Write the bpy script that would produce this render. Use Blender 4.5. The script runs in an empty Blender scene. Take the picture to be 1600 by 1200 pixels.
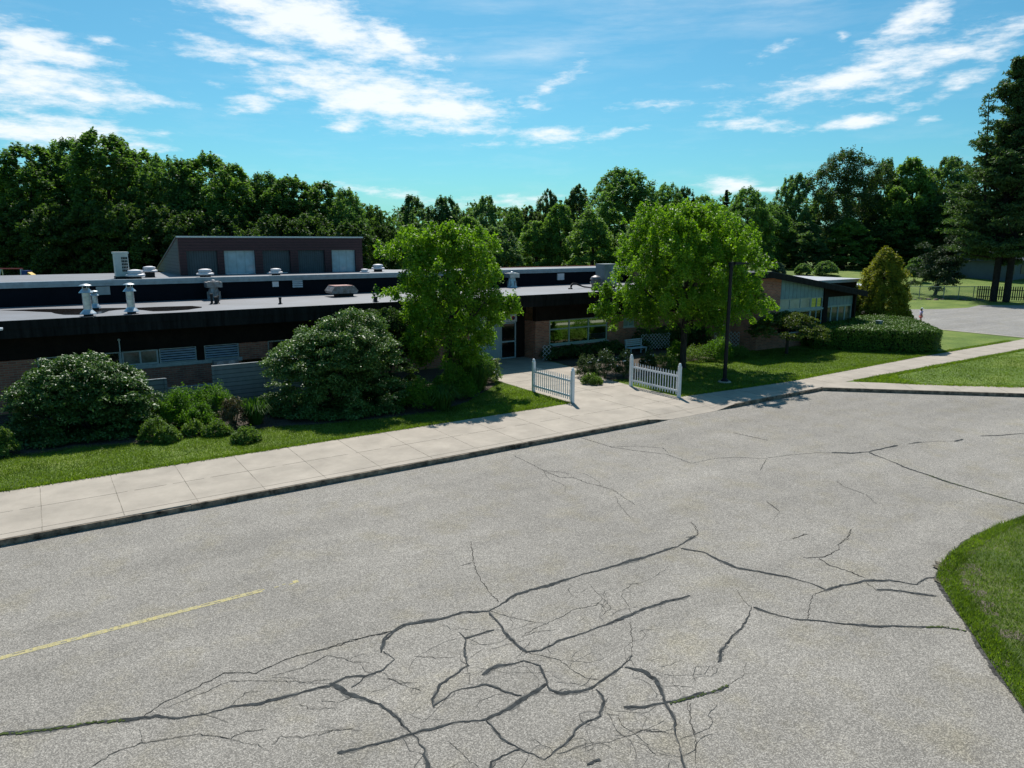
# calibration
EXPO = .43
SUNE = 4.2
SKYE = .078
SKYTINT = (.37, .86, .985, 1)
CLOUDC = (9.6, 10.0, 10.3, 1)
ROADC = (.265, .243, .212)
ROADC2 = (.27, .255, .235)
WALKC = (.385, .335, .275)
# cloud banks: bearing from the view, elevation, half width, half height, tilt, strength
CLOUDS=[(-0.26,0.26,0.196,0.031,-12,1.05),(-0.165,0.249,0.061,0.019,-18,0.9),(-0.293,0.223,0.126,0.013,-8,0.6),(-0.559,0.209,0.084,0.021,-10,1.0),(-0.563,0.172,0.119,0.031,-5,0.9),(-0.522,0.161,0.08,0.013,-3,0.9),(-0.436,0.163,0.047,0.009,0,0.7),(-0.167,0.183,0.184,0.035,-8,1.0),(-0.327,0.166,0.05,0.013,5,0.8),(-0.085,0.169,0.08,0.018,-5,0.8),(-0.36,0.219,0.065,0.01,-8,0.7),(-0.481,0.218,0.022,0.006,0,0.7),(-0.218,0.147,0.043,0.007,3,0.8),(0.042,0.194,0.08,0.018,28,0.55),(0.051,0.138,0.054,0.011,-2,0.8),(0.144,0.138,0.062,0.006,4,0.7),(-0.563,0.122,0.127,0.024,-4,0.8),(-0.474,0.114,0.068,0.009,-6,0.55),(-0.205,0.066,0.052,0.01,-6,0.6),(-0.155,0.059,0.07,0.009,-4,0.6),(-0.017,0.056,0.072,0.009,0,0.6),(0.282,0.07,0.047,0.015,0,0.9),(0.326,0.063,0.033,0.008,0,0.8),(0.487,0.248,0.067,0.021,28,0.8),(0.517,0.203,0.124,0.019,14,0.75),(0.419,0.193,0.149,0.02,10,0.8),(0.362,0.193,0.097,0.011,8,0.5),(0.456,0.168,0.077,0.011,12,0.6),(0.527,0.169,0.036,0.012,20,0.8),(0.328,0.142,0.074,0.008,-4,0.7),(0.431,0.142,0.062,0.009,12,0.75),(0.498,0.138,0.018,0.004,0,0.6),(0.405,0.24,0.011,0.008,-20,0.7),(0.566,0.203,0.042,0.011,20,0.6),(0.333,0.23,0.025,0.008,20,0.5),(0.184,0.172,0.044,0.01,0,0.55),(0.083,0.253,0.205,0.045,12,0.34),(0.319,0.276,0.248,0.025,4,0.34),(-0.067,0.254,0.107,0.036,10,0.25)]
import bpy, math, random
import numpy as np
from math import radians, sin, cos, pi
S = bpy.context.scene
COL = S.collection
# ---------------------------------------------------------------- camera
# world frame: X runs along the kerb, Y away from the road, Z up; metres
YAW = math.atan2(1711, 1139)              # kerb direction is this far right of the view
YAW = math.pi/2 - math.atan2(1139, 1711)
YAW = math.atan2(1139, 1711)              # view turned right of +Y by this angle
cam = bpy.data.cameras.new('camera'); co = bpy.data.objects.new('camera', cam); COL.objects.link(co)
cam.sensor_width = 36; cam.lens = 1117/1600*36; cam.clip_end = 6000; cam.clip_start = .1
co.location = (0, 0, 7)
co.rotation_euler = (radians(90) - math.atan(222/1117), 0, -YAW)
S.camera = co
# ---------------------------------------------------------------- exposure
S.view_settings.view_transform = 'Standard'; S.view_settings.look = 'None'
S.view_settings.gamma = 1; S.view_settings.exposure = EXPO
S.cycles.max_bounces = 8; S.cycles.diffuse_bounces = 4; S.cycles.glossy_bounces = 3
S.cycles.transmission_bounces = 4; S.cycles.transparent_max_bounces = 4
# ---------------------------------------------------------------- sun
SUN_AZ = radians(63.5); SUN_EL = radians(52)     # azimuth measured from +X
from mathutils import Vector
sv = Vector((cos(SUN_EL)*cos(SUN_AZ), cos(SUN_EL)*sin(SUN_AZ), sin(SUN_EL)))
sl = bpy.data.lights.new('sun', 'SUN'); sl.energy = SUNE; sl.angle = radians(.53); sl.color = (1, .955, .89)
so = bpy.data.objects.new('sun', sl); COL.objects.link(so)
so.rotation_euler = sv.to_track_quat('Z', 'Y').to_euler(); so.location = sv*60
# ---------------------------------------------------------------- world: sky with clouds
W = bpy.data.worlds.new('World'); S.world = W; W.use_nodes = True
nt = W.node_tree; N = nt.nodes; Lk = nt.links; N.clear()
def nd(t, tree=None, **k):
    n = (tree or nt).nodes.new(t)
    for a, b in k.items(): setattr(n, a, b)
    return n
def mth(op, a, b=None, tree=None, c=None, clamp=False):
    tr = tree or nt
    n = tr.nodes.new('ShaderNodeMath'); n.operation = op; n.use_clamp = clamp
    for i, x in enumerate((a, b, c)):
        if x is None: continue
        if isinstance(x, (int, float)): n.inputs[i].default_value = x
        else: tr.links.new(x, n.inputs[i])
    return n.outputs[0]
sky = nd('ShaderNodeTexSky', sky_type='NISHITA', sun_disc=False, sun_elevation=SUN_EL, sun_rotation=radians(90)-SUN_AZ)
sky.air_density = 1.0; sky.dust_density = .8; sky.ozone_density = 1.4
tc = nd('ShaderNodeTexCoord'); sep = nd('ShaderNodeSeparateXYZ')
Lk.new(tc.outputs['Generated'], sep.inputs[0])
az0 = mth('ARCTAN2', sep.outputs[0], sep.outputs[1])          # bearing east of +Y
az = mth('SUBTRACT', az0, YAW)
el = mth('ARCSINE', sep.outputs[2])
cv = nd('ShaderNodeCombineXYZ'); Lk.new(az, cv.inputs[0]); Lk.new(el, cv.inputs[1])
def noise(scale, detail, rough, sx=1, sy=1, off=0):
    m = nd('ShaderNodeMapping'); m.inputs['Scale'].default_value = (sx, sy, 1); m.inputs['Location'].default_value = (off, off*.7, off)
    Lk.new(cv.outputs[0], m.inputs[0])
    n = nd('ShaderNodeTexNoise'); n.inputs['Scale'].default_value = scale; n.inputs['Detail'].default_value = detail
    n.inputs['Roughness'].default_value = rough; Lk.new(m.outputs[0], n.inputs['Vector']); return n
wn = noise(7, 4, .6, 1, 2.2, 3)
wv = nd('ShaderNodeVectorMath', operation='SUBTRACT'); Lk.new(wn.outputs['Color'], wv.inputs[0]); wv.inputs[1].default_value = (.5, .5, .5)
ws = nd('ShaderNodeVectorMath', operation='MULTIPLY'); Lk.new(wv.outputs[0], ws.inputs[0]); ws.inputs[1].default_value = (.09, .035, 0)
wa = nd('ShaderNodeVectorMath', operation='ADD'); Lk.new(cv.outputs[0], wa.inputs[0]); Lk.new(ws.outputs[0], wa.inputs[1])
acc = None; cir = None
for (a, e, w, h, r, s) in CLOUDS:
    m = nd('ShaderNodeMapping', vector_type='TEXTURE'); m.inputs['Location'].default_value = (a, e, 0)
    m.inputs['Rotation'].default_value = (0, 0, radians(r)); m.inputs['Scale'].default_value = (w*1.25, h*1.35, 1)
    Lk.new(wa.outputs[0], m.inputs[0])
    l = nd('ShaderNodeVectorMath', operation='LENGTH'); Lk.new(m.outputs[0], l.inputs[0])
    d = mth('MULTIPLY_ADD', l.outputs['Value'], -s, c=s)
    if s < .4:
        d = mth('MULTIPLY_ADD', l.outputs['Value'], -1.0, c=1.0, clamp=True); cir = d if cir is None else mth('MAXIMUM', cir, d); continue
    acc = d if acc is None else mth('MAXIMUM', acc, d)
acc = mth('MAXIMUM', acc, -.25)
n1 = noise(24, 10, .66, .75, 2.6, 1); n2 = noise(9, 5, .6, 1, 3.5, 5)
t = mth('MULTIPLY_ADD', n1.outputs['Fac'], 1.9, c=-1.02)
t = mth('ADD', mth('MULTIPLY_ADD', n2.outputs['Fac'], 1.0, c=-.5), t)
t = mth('ADD', acc, t)
mr = nd('ShaderNodeMapRange', interpolation_type='SMOOTHSTEP'); Lk.new(t, mr.inputs['Value'])
mr.inputs['From Min'].default_value = .03; mr.inputs['From Max'].default_value = .84
n3 = noise(6, 8, .62, .8, 5.5, 8)
n4 = noise(16, 8, .65, .6, 3.0, 12)
cf_ = mth('MULTIPLY', mth('MULTIPLY_ADD', n3.outputs['Fac'], 3.2, c=-1.25, clamp=True), mth('MULTIPLY_ADD', n4.outputs['Fac'], 1.6, c=-.35, clamp=True))
cf2 = mth('MULTIPLY', mth('POWER', cir, .7), mth('MULTIPLY', cf_, .75))
veil = mth('MULTIPLY', mth('MULTIPLY_ADD', n4.outputs['Fac'], 2.4, c=-1.2, clamp=True), .14)
fac = mth('MAXIMUM', mth('MULTIPLY', mr.outputs[0], .92), mth('MAXIMUM', cf2, veil))
tint = nd('ShaderNodeMix', data_type='RGBA', blend_type='MULTIPLY'); tint.inputs['Factor'].default_value = 1
Lk.new(sky.outputs[0], tint.inputs[6]); tint.inputs[7].default_value = SKYTINT
mx = nd('ShaderNodeMix', data_type='RGBA'); Lk.new(fac, mx.inputs['Factor']); Lk.new(tint.outputs[2], mx.inputs[6]); mx.inputs[7].default_value = CLOUDC
bg = nd('ShaderNodeBackground'); Lk.new(mx.outputs[2], bg.inputs[0]); bg.inputs[1].default_value = SKYE
wo = nd('ShaderNodeOutputWorld'); Lk.new(bg.outputs[0], wo.inputs[0])
W.cycles.sampling_method = 'MANUAL'; W.cycles.sample_map_resolution = 512

# ---------------------------------------------------------------- survey tables (metres)
SEALED= [[[-1.12,11.99,0.085],[-0.8,11.83,0.087],[-0.48,11.7,0.091],[0.0,11.55,0.09],[0.5,11.3,0.09],[0.9,11.15,0.088],[1.16,10.94,0.087],[1.5,10.81,0.094],[1.86,10.75,0.096],[2.22,10.63,0.096],[2.53,10.58,0.098],[2.92,10.52,0.099],[3.35,10.41,0.101]],[[3.37,10.46,0.061],[3.66,10.52,0.067],[3.96,10.37,0.067],[4.28,10.37,0.06],[4.57,10.54,0.04],[4.5,10.88,0.052]],[[4.44,10.87,0.065],[4.66,11.23,0.077],[4.92,11.36,0.102],[5.3,11.5,0.108]],[[3.63,10.21,0.066],[3.77,10.24,0.06],[3.96,10.37,0.057]],[[3.37,10.5,0.092],[3.51,10.1,0.097],[3.85,9.54,0.092],[3.92,9.08,0.078],[3.97,8.59,0.074],[3.99,8.24,0.066],[3.83,7.88,0.063],[3.74,7.7,0.061]],[[2.89,8.85,0.087],[3.32,8.75,0.088],[3.94,8.61,0.09],[4.62,8.51,0.094],[5.08,8.29,0.093],[5.49,8.31,0.085],[5.88,8.41,0.084],[6.34,8.52,0.087]],[[4.43,10.89,0.048],[4.68,11.29,0.062],[5.19,11.51,0.091],[5.87,11.32,0.097],[6.37,11.27,0.101],[6.81,11.05,0.091],[7.64,11.3,0.091],[8.43,11.28,0.102],[9.71,11.23,0.108],[10.71,11.15,0.11],[11.64,11.16,0.112],[12.17,11.13,0.099],[12.99,11.35,0.091]],[[6.78,10.99,0.061],[6.66,10.33,0.059],[6.59,9.74,0.06],[6.61,9.46,0.079],[6.83,9.34,0.074],[7.33,9.43,0.075],[8.42,9.36,0.078],[9.23,9.42,0.081],[9.9,9.37,0.087],[10.59,9.3,0.09]],[[5.6,9.29,0.072],[5.96,9.39,0.085],[6.41,9.25,0.094],[6.56,8.99,0.07],[6.41,8.68,0.056],[6.31,8.35,0.066],[6.41,8.17,0.082],[6.75,8.02,0.076],[7.04,8.02,0.065],[7.7,8.19,0.063],[8.08,8.33,0.063]],[[4.52,9.03,0.051],[4.99,9.19,0.059],[5.5,9.04,0.065],[5.64,8.76,0.059],[5.83,8.48,0.06]],[[5.94,10.7,0.047],[5.91,10.43,0.04],[5.62,9.97,0.038],[5.54,9.67,0.038],[5.3,9.58,0.051],[4.87,9.46,0.045],[4.58,9.2,0.036],[4.52,8.99,0.034]],[[5.91,10.43,0.052],[6.19,10.42,0.053],[6.52,10.4,0.054]],[[5.03,8.28,0.042],[5.03,7.82,0.043],[5.13,7.39,0.045],[5.28,7.09,0.046],[5.7,7.19,0.039],[6.02,7.36,0.04],[6.24,7.4,0.046],[6.56,7.39,0.041],[6.85,7.62,0.039],[6.93,7.94,0.047]],[[4.48,7.32,0.053],[4.63,7.5,0.066],[5.1,7.47,0.073]],[[7.75,8.15,0.105],[7.9,7.89,0.1],[7.93,7.59,0.074],[7.65,7.09,0.063],[7.48,6.78,0.058],[7.19,6.45,0.054],[6.94,6.07,0.054],[6.82,5.89,0.053],[6.71,5.72,0.052]],[[6.98,7.33,0.057],[7.27,7.18,0.056],[7.68,7.07,0.055],[8.09,6.94,0.054],[8.34,6.92,0.051]],[[5.72,6.71,0.118],[5.84,6.7,0.122],[5.93,6.67,0.126]],[[12.16,11.02,0.097],[12.43,10.6,0.089],[12.41,10.08,0.076],[12.43,9.62,0.085],[12.68,9.17,0.087],[13.0,8.67,0.086],[13.15,8.31,0.08],[13.13,7.87,0.079],[13.66,7.8,0.058],[14.23,7.65,0.07],[14.66,7.37,0.083],[14.97,6.97,0.07],[15.42,7.0,0.05],[15.65,6.91,0.067]],[[14.03,7.3,0.067],[14.44,6.94,0.069],[14.78,6.46,0.07]],[[11.27,8.26,0.069],[11.39,7.9,0.069],[11.55,7.53,0.068],[12.04,7.04,0.065],[12.68,6.45,0.063],[13.37,5.96,0.061],[13.64,5.79,0.067],[13.86,5.46,0.069]],[[11.27,8.26,0.051],[10.7,7.98,0.051],[10.1,7.77,0.051],[9.53,7.57,0.047],[9.19,7.36,0.043]],[[7.69,7.01,0.048],[8.03,6.93,0.048],[8.44,6.84,0.047],[8.82,6.82,0.045]],[[22.38,13.66,0.137],[22.9,13.27,0.129],[23.53,13.01,0.1],[24.39,12.98,0.089],[25.16,12.88,0.096]],[[23.48,12.98,0.087],[23.13,12.06,0.083],[22.8,11.25,0.084],[22.66,10.57,0.087],[22.48,9.87,0.088],[22.37,8.85,0.088],[22.3,7.8,0.085],[22.28,7.6,0.082]],[[25.65,12.8,0.082],[26.3,12.63,0.082]],[[27.43,12.0,0.078],[28.02,12.0,0.079]],[[29.04,11.85,0.083],[29.92,11.4,0.077],[30.83,11.12,0.074],[31.5,10.84,0.079]]]
THIN= [[[9.19,7.36,0.008],[9.02,7.29,0.009],[8.87,7.27,0.009]],[[8.82,6.82,0.014],[9.03,6.84,0.013],[9.26,6.88,0.012],[9.6,7.08,0.012]],[[7.93,6.85,0.015],[7.62,6.57,0.015],[7.37,6.22,0.014],[6.94,5.81,0.013]],[[26.3,12.63,0.036],[26.94,12.38,0.04],[27.47,12.02,0.043]],[[20.07,14.53,0.038],[20.89,14.31,0.04],[21.92,13.97,0.044],[22.38,13.66,0.048]],[[17.45,15.52,0.033],[18.51,15.46,0.038],[19.21,15.16,0.046],[19.94,14.44,0.047]],[[16.39,20.0,0.056],[16.51,18.44,0.059],[16.87,17.68,0.067],[17.5,16.68,0.059],[17.42,15.48,0.046]],[[16.51,18.44,0.04],[17.34,18.01,0.041],[17.93,17.33,0.035],[17.61,16.68,0.017]],[[13.03,19.48,0.038],[13.01,18.58,0.036],[12.93,17.62,0.035],[12.94,16.76,0.045],[13.27,16.54,0.048],[13.31,15.89,0.041],[13.48,15.43,0.044],[13.57,15.03,0.033],[13.39,14.35,0.027],[13.26,13.75,0.027]],[[12.93,17.62,0.018],[12.56,16.83,0.023],[12.62,16.34,0.03],[12.59,16.02,0.017],[12.31,15.7,0.014]],[[12.93,17.62,0.032],[13.28,17.2,0.031],[13.45,16.85,0.029]],[[13.82,16.74,0.025],[13.77,16.21,0.023],[13.66,15.74,0.017],[13.46,15.44,0.013]],[[13.27,14.58,0.018],[12.95,14.1,0.019],[12.5,13.13,0.019]],[[19.87,14.44,0.027],[19.26,14.11,0.027],[18.69,13.79,0.026]],[[21.66,17.32,0.065],[21.79,16.54,0.063],[21.88,15.9,0.061]],[[13.57,12.02,0.016],[13.26,11.47,0.013],[12.95,11.26,0.016],[12.6,11.26,0.018],[11.9,11.06,0.016]],[[19.77,11.85,0.025],[19.5,11.45,0.03],[19.42,11.05,0.037],[19.37,10.68,0.027],[18.89,10.07,0.02]],[[16.41,11.72,0.02],[16.3,11.43,0.018],[16.14,11.18,0.01],[15.75,11.03,0.012],[15.49,10.93,0.012]],[[15.84,10.97,0.022],[15.87,10.82,0.022]],[[14.85,9.88,0.018],[15.17,9.9,0.018],[15.43,9.9,0.019]],[[16.63,9.47,0.015],[16.05,9.2,0.016],[15.4,9.06,0.018]],[[14.14,9.07,0.048],[14.59,8.85,0.039],[15.24,8.9,0.025],[15.47,9.07,0.023],[15.99,9.15,0.024],[16.63,9.44,0.022]],[[14.39,8.9,0.041],[14.28,8.53,0.047],[14.36,8.12,0.049],[14.34,7.72,0.045]],[[13.13,7.87,0.029],[12.71,7.9,0.021],[12.21,7.64,0.017],[11.74,7.34,0.017]],[[14.86,9.9,0.03],[15.44,9.87,0.031]],[[16.51,11.88,0.031],[16.29,11.47,0.031],[16.17,11.23,0.032]],[[13.59,12.04,0.026],[13.42,11.67,0.021],[13.09,11.34,0.022],[12.73,11.4,0.037]],[[11.6,8.95,0.012],[11.31,8.47,0.013],[11.25,8.28,0.015]],[[14.18,7.62,0.017],[14.03,7.3,0.017]],[[7.87,7.45,0.013],[8.11,7.26,0.013],[8.28,7.1,0.013]],[[6.82,6.81,0.011],[6.98,6.67,0.011],[7.2,6.49,0.011]],[[8.23,14.17,0.023],[7.67,13.1,0.022],[7.4,12.43,0.022],[7.23,11.76,0.024],[7.17,11.25,0.024]],[[7.33,13.11,0.022],[7.65,13.12,0.022]],[[3.56,11.52,0.02],[4.14,11.51,0.02],[4.64,11.47,0.021],[5.04,11.4,0.021]],[[8.86,9.23,0.014],[8.51,8.79,0.013],[8.08,8.33,0.013],[7.74,8.2,0.014]],[[9.15,10.73,0.013],[9.02,10.19,0.01],[8.71,10.05,0.016],[8.26,10.17,0.016],[7.76,10.06,0.014],[7.4,10.04,0.014],[6.9,9.96,0.013]],[[9.02,10.19,0.012],[8.89,9.81,0.009],[8.58,9.68,0.011]],[[9.56,10.2,0.01],[9.4,10.06,0.01],[9.28,9.78,0.011],[9.11,9.44,0.011]],[[9.56,10.2,0.013],[9.95,10.33,0.015],[10.11,10.28,0.02]],[[6.63,9.43,0.018],[6.94,8.91,0.017],[6.94,8.65,0.014],[6.97,8.3,0.016],[7.13,8.12,0.017]],[[6.94,8.65,0.008],[7.2,8.91,0.009],[7.46,8.97,0.011]],[[6.66,7.39,0.017],[6.77,7.25,0.015],[6.68,6.98,0.014],[6.72,6.82,0.016],[6.94,6.74,0.016],[7.14,6.54,0.016]],[[6.72,6.82,0.013],[6.7,6.59,0.013],[6.66,6.31,0.013]],[[7.93,6.9,0.012],[7.63,6.54,0.011],[7.35,6.22,0.011],[7.18,6.02,0.01]],[[4.23,10.13,0.013],[4.35,9.81,0.014],[4.54,9.49,0.014]],[[4.88,10.46,0.014],[5.17,10.19,0.015],[5.46,10.03,0.015]],[[3.08,10.13,0.012],[3.34,9.96,0.013],[3.6,9.93,0.013]],[[2.85,9.43,0.011],[3.13,9.31,0.011],[3.39,9.1,0.01]],[[4.33,8.22,0.008],[4.37,7.78,0.008],[4.42,7.48,0.008]],[[6.81,11.08,0.017],[7.05,10.59,0.017],[7.33,10.19,0.017]],[[6.82,9.92,0.015],[7.13,9.91,0.016],[7.48,9.78,0.016]],[[0.7,11.27,0.019],[1.02,11.47,0.021],[1.41,11.56,0.022],[2.0,11.76,0.024],[2.44,11.47,0.024],[2.99,11.6,0.024],[3.71,11.55,0.026],[4.28,11.53,0.026],[4.84,11.42,0.027]],[[0.99,11.29,0.014],[1.45,11.37,0.015],[2.03,11.48,0.015],[2.45,11.2,0.014],[3.08,10.74,0.014],[3.42,10.6,0.015]],[[-0.06,10.47,0.018],[0.26,10.62,0.019],[0.59,10.62,0.019],[1.08,10.46,0.018],[1.34,10.35,0.017],[1.7,10.01,0.017],[1.93,10.06,0.019],[2.19,9.92,0.018]],[[1.69,9.98,0.01],[1.98,9.67,0.009],[2.17,9.31,0.008]],[[2.16,9.54,0.013],[2.34,9.65,0.015],[2.58,9.46,0.014],[3.01,9.34,0.015],[3.29,9.23,0.015]],[[0.61,11.11,0.007],[0.61,10.77,0.006],[0.62,10.57,0.006]],[[1.87,10.78,0.011],[2.16,11.02,0.014],[2.38,10.92,0.014]],[[2.79,10.25,0.01],[2.92,10.01,0.012],[3.22,9.81,0.012]],[[4.18,10.13,0.013],[4.36,9.93,0.013],[4.47,9.77,0.013]],[[4.14,10.7,0.015],[3.93,10.88,0.014],[3.63,11.32,0.017],[3.13,11.18,0.015],[2.63,11.25,0.016]]]
WOOD=[
[-2.3, 102.5, 0, 15.2, 5.9, "broad", "round tree cut off by the left edge of the photo, behind the flat roofs"],
[1.1, 95.4, 0, 17.1, 7.1, "tall", "tall tree near the left edge whose crown rises left of the highest one"],
[4.6, 97.8, 0, 18.4, 7.1, "tall", "leafy tree just left of the highest crown in the tall row behind the school"],
[8.0, 90.8, 0, 18.6, 7.4, "tall", "highest tree of the dark row behind the school, its crown topping all others"],
[11.5, 93.3, 0, 17.2, 6.4, "tall", "tree just right of the highest crown in the tall row behind the school"],
[13.6, 87.1, 0, 16.1, 6.7, "tall", "tree of the tall row standing behind the left shoulder of the burgundy clerestory"],
[17.4, 88.1, 0, 16.6, 6.8, "tall", "tree of the tall row rising behind the dark leftmost clerestory window"],
[19.5, 83.1, 0, 15.1, 6.1, "tall", "tree of the tall row rising behind the pale second clerestory window"],
[22.6, 83.5, 0, 14.5, 5.8, "tall", "tree of the tall row rising behind the middle clerestory window"],
[24.6, 79.8, 0, 14.0, 5.8, "tall", "tree of the tall row rising behind the fourth clerestory window"],
[27.7, 80.0, 0, 13.5, 5.4, "tall", "tree of the tall row rising behind the rightmost pale clerestory window"],
[29.3, 76.6, 0, 12.7, 4.7, "tall", "last tall tree of the row, just past the right end of the clerestory"],
[33.4, 78.7, 0, 11.0, 3.9, "dark", "lower dark tree closing the tall row, left of the gap of sky"],
[-0.7, 91.8, 0, 11.3, 6.1, "dark", "shaded lower tree at the far left, in front of the tall row"],
[2.2, 87.4, 0, 10.8, 5.9, "dark", "shaded lower tree behind the playground swing, under the tall row"],
[5.4, 86.5, 0, 11.3, 6.3, "dark", "shaded lower tree behind the two metal flues, under the tall row"],
[8.4, 83.3, 0, 10.9, 5.9, "dark", "shaded lower tree behind the tall box-shaped roof unit"],
[11.4, 82.5, 0, 10.8, 6.0, "dark", "shaded lower tree behind the sloping shingled side of the clerestory"],
[14.2, 79.5, 0, 10.0, 5.6, "dark", "dark lower tree behind the left end of the clerestory roof"],
[17.6, 78.4, 0, 10.1, 6.0, "dark", "dark lower tree behind the second window of the clerestory"],
[20.9, 75.0, 0, 9.7, 5.9, "dark", "dark lower tree behind the middle of the clerestory roof"],
[24.7, 73.7, 0, 9.8, 6.0, "dark", "dark lower tree behind the right part of the clerestory roof"],
[27.7, 70.5, 0, 9.1, 5.2, "dark", "dark lower tree beside the right end of the clerestory"],
[33.7, 76.0, 0, 9.0, 4.1, "dark", "small dark tree between the clerestory and the left street tree"],
[49.5, 101.6, 1.76, 13.6, 7.0, "spiky", "grey-green tree with spiky top above the left street tree, left of the pair"],
[53.8, 98.7, 1.76, 13.5, 7.0, "spiky", "grey-green tree with spiky top above the left street tree, right of the pair"],
[60.8, 98.9, 2.05, 13.8, 6.5, "spiky", "spiky-topped tree just right of the pair above the left street tree"],
[67.8, 101.4, 2.2, 12.8, 5.9, "broad", "small rounded far tree between two spiky tops in the middle of the photo"],
[50.7, 86.4, 0.88, 10.4, 6.2, "light", "rounded mid-green tree peeping over the right shoulder of the left street tree"],
[53.0, 82.4, 0.73, 9.2, 6.5, "bushy", "bushy green tree behind the flat roof, right of the left street tree"],
[60.5, 84.7, 1.17, 9.9, 6.3, "light", "pale bushy tree behind the middle of the flat roof"],
[76.2, 103.0, 2.2, 15.9, 4.4, "poplar", "narrow grey poplar standing on the skyline in the middle"],
[71.0, 101.7, 2.2, 12.9, 5.0, "poplar", "low narrow tree just left of the skyline poplar"],
[76.7, 95.5, 2.2, 16.2, 5.6, "poplar", "slim tree between the skyline poplar and the big round tree"],
[63.3, 82.8, 1.17, 12.3, 6.0, "light", "yellow-green conical tree in front of the skyline poplar"],
[63.3, 75.6, 0.73, 11.2, 7.3, "light", "tall pale tree behind the roof, below the big round tree"],
[76.2, 83.8, 1.76, 17.9, 11.7, "broad", "big round tree standing above the middle wood"],
[86.1, 84.4, 2.2, 16.2, 6.6, "broad", "wide tree just right of the big round tree on the middle skyline"],
[92.8, 87.2, 2.2, 16.1, 4.2, "dark", "dark narrow tree at the right end of the middle skyline group"],
[67.1, 70.6, 0.59, 10.5, 5.8, "bushy", "bushy tree behind the roof, left of the right street tree"],
[72.8, 71.7, 0.88, 11.1, 6.0, "light", "light green tree right behind the crown of the right street tree"],
[91.1, 81.1, 2.2, 14.3, 7.1, "light", "rounded tree above the crown of the right street tree"],
[98.7, 83.2, 2.2, 15.7, 3.5, "spruce", "small dark pointed spruce on the skyline right of centre"],
[93.7, 74.6, 1.91, 15.3, 8.9, "broad", "wide light green tree right of the pointed spruce"],
[80.1, 66.8, 0.88, 11.1, 6.4, "bushy", "mid-green tree over the right shoulder of the right street tree"],
[112.1, 83.7, 2.2, 13.7, 8.2, "broad", "dark green tree above the low brick wing"],
[119.3, 84.7, 2.2, 18.8, 9.6, "spiky", "spiky two-topped tree left of the dark dome-shaped tree"],
[116.2, 79.5, 2.2, 10.7, 7.9, "bushy", "grey-green bushy tree at the edge of the lawn behind the wing"],
[126.2, 78.6, 2.2, 23.2, 12.5, "dome", "dark dome-shaped tree, tallest of the far right wood"],
[121.3, 75.4, 2.2, 11.2, 9.9, "light", "yellow-green low tree in front of the dark dome-shaped tree"],
[133.4, 76.0, 2.2, 21.6, 6.1, "spiky", "narrow spiky tree right of the dark dome-shaped tree"],
[135.6, 71.7, 2.2, 21.9, 11.4, "light", "tall light green tree left of the big pines"],
[130.5, 71.5, 2.2, 16.8, 9.3, "light", "mid-green tree in front of the tall light green one by the pines"],
[126.9, 71.7, 2.2, 10.1, 9.1, "dark", "dark low tree behind the yellow-green conifer"],
[140.6, 68.4, 2.2, 22.2, 10.3, "bushy", "grey-green tree whose top touches the left side of the big pines"],
[134.3, 67.5, 2.2, 13.5, 11.0, "dark", "dark tree behind the lawn between the conifer and the pines"],
[141.5, 64.1, 2.2, 15.7, 11.9, "dark", "dark tree filling in behind the trunks of the big pines"],
[149.4, 60.3, 2.2, 16.9, 12.0, "dark", "dark tree behind the big pines at the right edge"],
]
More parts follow.
